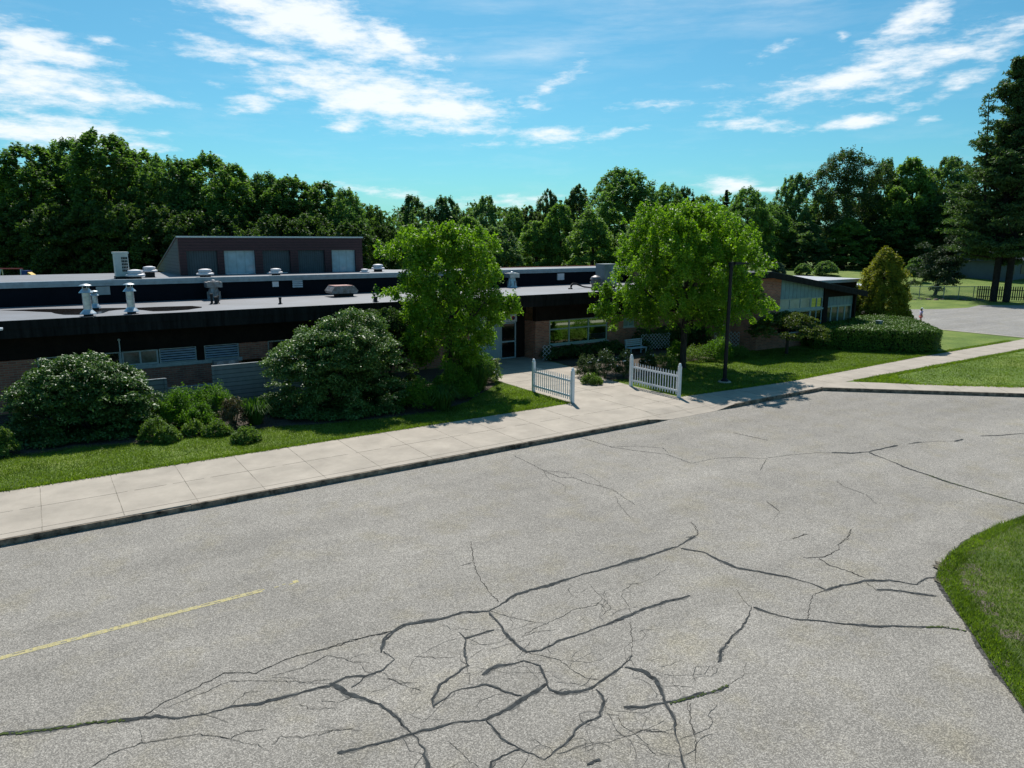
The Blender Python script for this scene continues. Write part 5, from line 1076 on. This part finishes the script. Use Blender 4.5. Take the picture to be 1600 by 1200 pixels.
def fill(u, v, parts):    # inner twiggy body that keeps light from leaking straight through
    return None
simple_tree('round_shrub', 'big round glossy dark green shrub at the left edge of the photo', 1.35, 30.3,
    dome_lobes([(VR[0]*-.35, VR[1]*-.35, .6, 2.55, 1.9, 2.3), (VR[0]*-1.1, VR[1]*-1.1, .4, 1.9, 1.7, 2.05), (VR[0]*.75, VR[1]*.75, .4, 1.75, 1.6, 1.9), (VR[0]*-.3, VR[1]*-.3, .1, 2.6, 2.0, 1.2)], 950), 105000, (.07, .14), .5, SHL, stems(2.2, 2.2), 51, up=.75, out=.45, rnd=.55, cat='shrub', stem='stem', shell=.6)
simple_tree('round_shrub', 'biggest round dark green shrub, between the grey fence and the left street tree', 10.3, 28.9,
    dome_lobes([(VR[0]*.8, VR[1]*.8, 1.0, 2.3, 2.15, 3.3), (VR[0]*-.95, VR[1]*-.95+.1, .7, 2.15, 1.95, 2.75), (VR[0]*-.2, VR[1]*-.2, .6, 2.6, 2.3, 3.0), (VR[0]*0, VR[1]*0, .2, 2.5, 2.3, 1.6)], 1100), 125000, (.07, .14), .5, SHL, stems(3, 2.2), 52, up=.75, out=.45, rnd=.55, cat='shrub', stem='stem', shell=.6)
simple_tree('shade_shrub', 'added dark shrub for deep shade between the biggest round shrub and the left street tree', 13.6, 31.6,
    dome_lobes([(0, 0, .4, 1.7, 1.4, 3.6)], 330), 34000, (.08, .16), .5, LM['dark'], stems(3, 1.2), 57, cat='shrub', stem='stem', shell=.7)  # shrub added to stand in for deep shade on the wall here
# weeping tree with umbrella crown
WPL = leafmat('weeping_leaf', (.035,.060,.012), (.13,.17,.035), .3, nscale=2, rough=.4)
def umb(rng):
    out = []
    for i in range(260):
        a = rng.random()*6.28; q = 2.25*math.sqrt(rng.random()); z = 2.5-.20*q*q+rng.normal()*.08-(rng.random()*.5 if q > 1.5 else 0); l = rng.uniform(.14, .3)
        out.append((q*cos(a)*1.15, q*sin(a), z, l*1.3, l*1.3, l*.5))
    return out
def umbt(m, rng):
    m.tube([(0, 0, -.1), (.05, .02, .8), (-.03, 0, 1.5), (0, 0, 2.2)], [.12, .085, .08, .05], 9)
    for i in range(11):
        a = i*.57; m.tube([(0, 0, 1.7), (cos(a)*.8, sin(a)*.8, 2.3), (cos(a)*1.5, sin(a)*1.5, 2.1), (cos(a)*2.1, sin(a)*2.1, 1.6)], [.05, .035, .02, .008], 5)
simple_tree('weeping_tree', 'small dark weeping tree with umbrella-shaped crown on the lawn before the right wing', 39.5, 27.8, umb, 19000, (.07, .16), .55, WPL, umbt, 61)
# clipped hedge: kidney-shaped body of leaves with a flat top
HDL = leafmat('hedge_leaf', (.020,.052,.007), (.12,.215,.020), .12, nscale=1.5, rough=.45)
path = [(43.6, 28.6), (44.6, 26.9), (46.2, 25.2), (47.6, 24.0), (49.2, 24.6), (51.5, 26.0), (53.6, 27.6)]
hrng = np.random.default_rng(71)
root = thing('clipped_hedge', 'long clipped hedge with flat bright top and dark side, in front of the yellow-green conifer', 'hedge', (47.5, 25.5, 0))
outline = [(43.0,28.3),(43.6,27.0),(45.0,25.2),(46.3,23.6),(47.4,22.7),(48.6,22.9),(50.2,24.2),(52.6,26.2),(54.6,28.3),(55.0,30.4),(53,31.2),(50,30.0),(47.5,29.6),(45.5,30.3),(43.8,29.9)]
m = MB(); cx, cy = 48.8, 27.2
m.prism([(cx+(x-cx)*.95, cy+(y-cy)*.95) for x, y in outline], 0, 1.33)
hb = m.build('hedge_body', mat('hedge_inside', (.010,.018,.005), 1, noise_s=6, amt=.5, bump=1, bscale=10), root)
oa = np.array(outline); Pn = []; Nn_ = []
def inpoly(x, y, poly=outline):
    c = False; j = len(poly)-1
    for i in range(len(poly)):
        if (poly[i][1] > y) != (poly[j][1] > y) and x < (poly[j][0]-poly[i][0])*(y-poly[i][1])/(poly[j][1]-poly[i][1])+poly[i][0]: c = not c
        j = i
    return c
for _ in range(60000):
    x, y = hrng.uniform(43, 55), hrng.uniform(22.7, 31.2)
    if inpoly(x, y): Pn.append((x, y, 1.38+.07*sin(x*2.3)*cos(y*1.9)+hrng.normal()*.05)); Nn_.append((0, 0, 1.2))
for i in range(len(outline)):
    a, c = oa[i], oa[(i+1) % len(oa)]; L = np.linalg.norm(c-a); nn = np.array([(c-a)[1], -(c-a)[0]])/L
    for _ in range(int(L*900)):
        t = hrng.random(); p_ = a+(c-a)*t; z = 1.42*hrng.random(); o_ = hrng.normal()*.05+.03*sin(t*L*5)+.03*sin(z*7)-(.12 if z < .2 else 0)
        Pn.append((p_[0]+nn[0]*o_, p_[1]+nn[1]*o_, z)); Nn_.append((nn[0], nn[1], .4))
Pn = np.array(Pn)-np.array([47.5, 25.5, 0]); Nn_ = np.array(Nn_)+hrng.normal(size=(len(Pn), 3))*.6
leafmesh('hedge_leaves', Pn, Nn_, hrng.uniform(.06, .13, len(Pn)), .6, HDL, hrng, root)
# dark foundation hedge under the wide window
def boxl(x0, x1, y0, y1, h, n):
    def f(rng):
        return [(rng.uniform(x0, x1), rng.uniform(y0, y1), rng.uniform(.15, h)+.08*sin(i), .26, .26, .2) for i in range(n)]
    return f
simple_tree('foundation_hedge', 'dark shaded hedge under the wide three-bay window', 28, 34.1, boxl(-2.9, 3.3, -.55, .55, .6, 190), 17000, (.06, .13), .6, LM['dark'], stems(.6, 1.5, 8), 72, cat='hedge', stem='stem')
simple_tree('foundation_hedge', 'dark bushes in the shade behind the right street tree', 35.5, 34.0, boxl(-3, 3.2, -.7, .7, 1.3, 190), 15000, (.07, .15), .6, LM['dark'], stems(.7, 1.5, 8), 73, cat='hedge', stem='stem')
# yellow-green conifer
CFL = leafmat('conifer_spray', (.040,.075,.010), (.40,.37,.040), .3, nscale=1.1, vary=.5, rough=.6)
def cone_l(rng):
    out = []
    for i in range(620):
        t = rng.random()**1.15; r = np.interp(t, [0, .12, .4, .7, .9, 1], [2.1, 2.3, 2.0, 1.4, .8, .15]); a = rng.random()*6.28
        q = r*math.sqrt(.35+.65*rng.random())*(1+.18*sin(3*a+t*5)); l = rng.uniform(.2, .42); out.append((q*cos(a), q*sin(a), (.2+6.0*t), l, l, l*1.3))
    return out
simple_tree('conifer_tree', 'yellow-green broad conical conifer at the end of the right wing, behind the clipped hedge', 57.6, 32.0, cone_l, 64000, (.10, .22), .45, CFL, lambda m, r: m.tube([(0, 0, -.1), (0, 0, 3), (0, 0, 6.2)], [.2, .14, .03], 8), 81)
simple_tree('low_conifer', 'small yellow-green bush at the right foot of the conifer, beside the walking person', 59.6, 31.9, lambda rng: [(rng.normal()*.3, rng.normal()*.3, rng.uniform(.1, 1.1), .3, .3, .35) for _ in range(50)], 6000, (.08, .18), .5, CFL, stems(.8, .5, 5), 82, cat='bush', stem='stem')
# leaning pine on the far lawn
def lean_l(rng):
    return [(rng.normal()*1.3+t*1.2, rng.normal()*1.3-t*.7, 1.3+5.2*t+rng.normal()*.3, .85, .85, .6) for t in rng.random(70)]
simple_tree('leaning_pine', 'loose grey-green pine leaning on the far lawn left of the two big trunks', 96.0, 46.6, lean_l, 16000, (.2, .42), .35, leafmat('soft_pine', (.03,.055,.03), (.075,.115,.06), .15, nscale=.6), lambda m, r: m.tube([(0, 0, -.2), (.5, -.3, 2.5), (1.2, -.7, 5.5)], [.22, .15, .05], 8), 83)

# ---------------------------------------------------------------- smaller plants
PLM = {
 'lush': leafmat('lush_leaf', (.045,.12,.010), (.13,.25,.025), .4, nscale=2), 'small': leafmat('fresh_leaf', (.06,.12,.02), (.16,.24,.05), .35, nscale=2),
 'brown': leafmat('brown_twig_leaf', (.07,.05,.03), (.14,.13,.06), .15, nscale=3), 'strap': leafmat('strap_leaf', (.035,.09,.012), (.10,.19,.03), .35, nscale=3),
 'rose': leafmat('rose_leaf', (.03,.065,.015), (.09,.13,.05), .2, nscale=3), 'stalk': leafmat('pale_stalk_leaf', (.12,.18,.06), (.28,.32,.16), .25, nscale=4),
 'silver': leafmat('silver_leaf', (.10,.14,.10), (.24,.29,.22), .2, nscale=1), 'bushlow': LM['bushy']}
PETAL = mat('white_petal', (.75, .70, .66), .6)
STEM = mat('green_stem', (.05, .08, .02), .8)
NAMES = {'lush': 'leafy_shrub', 'small': 'low_perennial', 'brown': 'brown_shrub', 'strap': 'strap_leaved_plant', 'rose': 'rose_bush', 'stalk': 'flower_stalk', 'silver': 'silver_bush', 'bushlow': 'lawn_bush'}
for i, (u, v, z, h, w_, kind, lab) in enumerate(PLANTS):
    rng = np.random.default_rng(300+i); w_ *= {'lush': 1.35, 'strap': 1.3, 'small': 1.45, 'brown': .95, 'bushlow': .75, 'silver': .8}.get(kind, 1.1); h *= .7 if kind in ('bushlow', 'silver') else .78 if kind == 'small' else 1.05; R_ = w_/2; n = int({'bushlow': 7000, 'silver': 6000, 'lush': 6500, 'stalk': 500}.get(kind, 3600))
    root = thing(NAMES[kind], lab, 'plant' if kind not in ('bushlow', 'silver', 'brown') else 'bush', (u, v, rise(u, v)))
    m = MB()
    if kind == 'strap':
        P0_ = []; V = MB()
        for k in range(330):
            a = rng.random()*6.28; q = R_*rng.random()*.5; L = h*rng.uniform(.7, 1.2); b_ = rng.uniform(.2, .8)*R_*1.4; wd = rng.uniform(.012, .022)
            px_, py_ = cos(a)*q, sin(a)*q; sx, sy = -sin(a)*wd, cos(a)*wd
            pts = [(px_, py_, 0), (px_+cos(a)*b_*.35, py_+sin(a)*b_*.35, L*.6), (px_+cos(a)*b_*.8, py_+sin(a)*b_*.8, L*.92), (px_+cos(a)*b_*1.25, py_+sin(a)*b_*1.25, L*.72)]
            V.add([(p[0]+s_*sx*f, p[1]+s_*sy*f, p[2]) for p, f in zip(pts, (1, 1.1, .8, .15)) for s_ in (-1, 1)], [(0,1,3,2),(2,3,5,4),(4,5,7,6)])
        o = V.build('foliage', PLM[kind]); o.parent = root
    else:
        if kind == 'stalk':
            lobs = [(rng.normal()*.03, rng.normal()*.03, h*(.25+.7*k/9), .12+.10*(k % 2), .12, .1) for k in range(10)]; sz = (.06, .12)
        elif kind in ('bushlow', 'silver'):
            d = sph(rng, 60); lobs = [(a_[0]*R_*.8, a_[1]*R_*.8, h*.12+abs(a_[2])*h*.75, R_*.26, R_*.26, R_*.24) for a_ in d]; sz = (.16, .34)
        else:
            d = sph(rng, 46); lobs = [(a_[0]*R_*.75, a_[1]*R_*.75, h*.1+abs(a_[2])*h*.75*rng.uniform(.5, 1.05), R_*.28, R_*.28, R_*.36) for a_ in d]; sz = (.05, .11)
        P, Nn = lobes_leaves(rng, lobs, n, shell=.8); P[:, 2] = np.maximum(P[:, 2], .01)
        leafmesh('foliage', P, Nn, rng.uniform(*sz, n), .5, PLM[kind], rng, root)
        if kind in ('rose', 'stalk'):
            k_ = {'rose': 26, 'stalk': 16}[kind]; fl = MB()
            for q_ in range(k_):
                p_ = P[rng.integers(len(P))]
                if p_[2] < h*.35: continue
                r = rng.uniform(.03, .06); fl.lathe((p_[0], p_[1], p_[2]+.03), [(r*.3, -r*.6), (r, 0), (r*.8, r*.5), (r*.2, r*.6)], 6)
            if fl.v: fl.build('blossom', PETAL).parent = root
    for q_ in range(5 if kind != 'stalk' else 1):
        a = q_*1.3; s_ = .5 if kind != 'stalk' else 0
        m.tube([(0, 0, -.05), (cos(a)*R_*s_*.6, sin(a)*R_*s_*.6, h*.4), (cos(a)*R_*s_, sin(a)*R_*s_, h*.8)], [.018, .014, .006], 5)
    m.build('stem', STEM).parent = root

# ---------------------------------------------------------------- grass blades
BLD = leafmat('grass_blade', (.045,.080,.012), (.165,.240,.035), .42, nscale=.9, vary=.6, rough=.5)
def blades(regions, name, lab):
    rng = np.random.default_rng(7); Ps = []; Hs = []; Ws = []
    for poly, dens, hh, z, ww in regions:
        xs = [p[0] for p in poly]; ys = [p[1] for p in poly]; n = int((max(xs)-min(xs))*(max(ys)-min(ys))*dens)
        q = np.stack([rng.uniform(min(xs), max(xs), n), rng.uniform(min(ys), max(ys), n)], 1)
        pa = np.array(poly); c = np.zeros(n, bool); j = len(pa)-1
        for i in range(len(pa)):
            xi, yi, xj, yj = *pa[i], *pa[j]
            if yi != yj: c ^= ((yi > q[:, 1]) != (yj > q[:, 1])) & (q[:, 0] < (xj-xi)*(q[:, 1]-yi)/(yj-yi)+xi)
            j = i
        q = q[c]; k = len(q); pt = .55+.45*np.sin(q[:, 0]*1.7+np.sin(q[:, 1]*1.3)*2)*np.sin(q[:, 1]*2.1+q[:, 0]*.6)
        Ps.append(np.column_stack([q, np.full(k, z)])); Hs.append(hh*(.5+rng.random(k))*(.75+.5*pt)); Ws.append(np.full(k, ww))
    P = np.concatenate(Ps); H_ = np.concatenate(Hs); Wd = np.concatenate(Ws); n = len(P)
    a = rng.random(n)*2*pi; t = np.stack([np.cos(a), np.sin(a), np.zeros(n)], 1); ln = rng.normal(size=(n, 2))*.55
    tip = P+np.stack([ln[:, 0]*H_, ln[:, 1]*H_, H_], 1)
    V = np.empty((n, 3, 3)); V[:, 0] = P-t*Wd[:, None]; V[:, 1] = P+t*Wd[:, None]; V[:, 2] = tip
    me = bpy.data.meshes.new(name); me.vertices.add(3*n); me.vertices.foreach_set('co', V.reshape(-1).astype(np.float32))
    me.loops.add(3*n); me.loops.foreach_set('vertex_index', np.arange(3*n, dtype=np.int32))
    me.polygons.add(n); me.polygons.foreach_set('loop_start', np.arange(0, 3*n, 3, dtype=np.int32))
    try: me.polygons.foreach_set('loop_total', np.full(n, 3, dtype=np.int32))
    except Exception: pass
    me.materials.append(BLD); me.update(calc_edges=True); o = bpy.data.objects.new(name, me); COL.objects.link(o)
    tag(o, lab, 'grass', kind='stuff'); return o
near = isl[1:14]+[(15, -2), (22, 2)]
blades([
  (near, 1000, .065, -.125, .008),
  ([(isl[i][0], isl[i][1]) for i in range(1, 14)]+[(x+.35, y-.3) for x, y in isl[1:14]][::-1], 900, .08, -.125, .010),
  ([(-8,24.18),(19.3,24.18),(19.3,31),(18.6,29.5),(17.2,28.3),(15.6,27.0),(13.6,26.1),(10,26.5),(7.2,27.3),(5.4,27.6),(3.2,27.5),(.7,28.4),(-2,28.2),(-8,28.8)], 1000, .055, -.005, .011),
  ([(-8,24.14),(19.3,24.14),(19.3,24.40),(-8,24.40)], 900, .09, 0, .012),
  ([(24.3,22.45),(28.2,22.12),(31.9,21.95),(45.2,22.45),(48,22.5),(43.6,27),(40,31),(38.7,29.8),(35,29),(31.2,29.2),(30,28.3),(28,27.4),(26,26.9),(24.3,27.3)], 620, .055, -.005, .014),
  ([(24.2,22.42),(28.2,22.12),(31.9,21.93),(45.2,22.42),(58,22.45),(58,22.8),(45.2,22.8),(31.9,22.3),(28.2,22.5),(24.2,22.8)], 800, .08, 0, .016),
  ([(34.6,20.3),(57,20.3),(57,20.0),(35,19.95),(36.4,18.1),(55,2),(54.5,1.8),(36.2,17.9),(34.4,20.1)], 800, .08, 0, .016),
  ([(35.2,20.1),(52,20.1),(52,8),(42,13)], 220, .05, -.005, .018),
], 'grass', 'short green lawn grass with brighter tufts along the pavement edges')

BLD = leafmat('weed_blade', (.075,.140,.014), (.26,.36,.040), .42, nscale=1.6, vary=.6, rough=.5)
o = blades([
  ([(-8,24.16),(19.3,24.16),(19.3,24.5),(12,24.34),(4,24.5),(-8,24.3)], 420, .075, 0, .016),
  ([(14,24.3),(19.25,24.3),(19.25,28.8),(18.6,29.2),(17.5,26.6),(15.6,25.6)], 160, .07, 0, .016),
  ([(24.2,22.42),(28.2,22.12),(31.9,21.93),(45.2,22.42),(58,22.45),(58,22.7),(45.2,22.85),(38,22.7),(31.9,22.35),(28.2,22.5),(24.2,22.7)], 420, .08, 0, .020),
  ([(34.6,20.3),(57,20.3),(57,20.05),(38,19.9),(37,19.2),(36.6,17.8),(46,9.2),(45.6,9.0),(36.2,17.8),(34.5,20.1)], 420, .08, 0, .020),
  ([(isl[i_][0], isl[i_][1]) for i_ in range(1, 14)]+[(x+.3, y-.25) for x, y in isl[1:14]][::-1], 500, .07, -.125, .013),
  ([(19.5,31.5),(20.4,33.4),(20.5,33.0),(19.8,31.0)], 300, .1, 0, .02),
], 'edge_weeds', 'bright yellow-green weeds and clover growing along the pavement and lawn edges')
o['category'] = 'weeds'
# ---------------------------------------------------------------- the person far off on the parking lot
def person(u, v, hgt, face):
    s = hgt/1.7; root = thing('person', 'person in white cap, lavender top and coral shorts walking across the far parking lot', 'person', (u, v, .012))
    SK = mat('skin', (.42, .24, .17), .6); TOP = mat('lavender_cloth', (.50, .44, .66), .9); SHO = mat('coral_cloth', (.50, .17, .15), .9); HAIR = mat('dark_hair', (.03, .02, .015), .7); CAP = mat('white_cap', (.8, .78, .8), .8); SHOE = mat('dark_shoe', (.08, .07, .08), .8)
    def skin(name, V, E, Rd, m, sub=1):
        me = bpy.data.meshes.new(name); me.from_pydata([(x*s, y*s, z*s) for x, y, z in V], E, []); o = bpy.data.objects.new(name, me); COL.objects.link(o); o.parent = root; me.materials.append(m)
        md = o.modifiers.new('skin', 'SKIN')
        for i, r in enumerate(Rd): me.skin_vertices[0].data[i].radius = (r*s, r*s)
        me.skin_vertices[0].data[0].use_root = True; md.use_smooth_shade = True
        sb = o.modifiers.new('sub', 'SUBSURF'); sb.levels = sub; sb.render_levels = sub; return o
    # faces +x ; y is the person's left
    V = [(0,0,.92),(0,0,1.12),(.02,0,1.36),(.03,0,1.47),(.04,0,1.58),(.05,0,1.66),
         (.02,.17,1.38),(.0,.24,1.14),(.16,.20,1.02),(.24,.16,1.06),(.02,-.17,1.38),(-.06,-.23,1.14),(.05,-.23,.93),(.09,-.22,.84),
         (.0,.09,.86),(.14,.10,.50),(.08,.10,.09),(.18,.10,.03),(.0,-.09,.86),(-.06,-.10,.50),(-.30,-.10,.16),(-.24,-.10,.05)]
    E = [(0,1),(1,2),(2,3),(3,4),(4,5),(2,6),(6,7),(7,8),(8,9),(2,10),(10,11),(11,12),(12,13),(0,14),(14,15),(15,16),(16,17),(0,18),(18,19),(19,20),(20,21)]
    Rd = [.13,.12,.13,.055,.085,.075,.06,.045,.035,.028,.06,.045,.035,.028,.095,.062,.04,.035,.095,.062,.04,.035]
    skin('body', V, E, Rd, SK)
    skin('shirt', [(0,0,.88),(0,0,1.12),(.02,0,1.34),(.02,0,1.42),(.02,.17,1.38),(.0,.24,1.16),(.02,-.17,1.38),(-.05,-.23,1.16)], [(0,1),(1,2),(2,3),(2,4),(4,5),(2,6),(6,7)], [.165,.145,.15,.075,.075,.062,.075,.062], TOP)
    skin('shorts', [(0,0,.90),(.0,.09,.82),(.11,.10,.60),(.0,-.09,.82),(-.05,-.10,.60)], [(0,1),(1,2),(0,3),(3,4)], [.15,.115,.095,.115,.095], SHO)
    skin('hair', [(-.03,0,1.66),(-.06,0,1.55),(-.07,0,1.45)], [(0,1),(1,2)], [.09,.07,.04], HAIR)
    m = MB(); m.lathe((.04*s, 0, 1.66*s), [(.105*s, 0), (.105*s, .05*s), (.08*s, .10*s), (.02*s, .125*s)], 14); m.box(.08*s, .24*s, -.07*s, .07*s, 1.66*s, 1.675*s); m.build('cap', CAP).parent = root
    for (x, y, z, p_) in ((.12, .10, .035, 0), (-.27, -.10, .09, 0)):
        m = MB(); m.prism([((x-.10)*s, (y-.04)*s), ((x+.12)*s, (y-.045)*s), ((x+.16)*s, y*s), ((x+.12)*s, (y+.045)*s), ((x-.10)*s, (y+.04)*s)], max(0, (z-.035))*s, (z+.045)*s); m.build('shoe', SHOE).parent = root
    root.rotation_euler = (0, 0, face)
ph_ = person(63.5, 31.75, 1.38, -YAW)
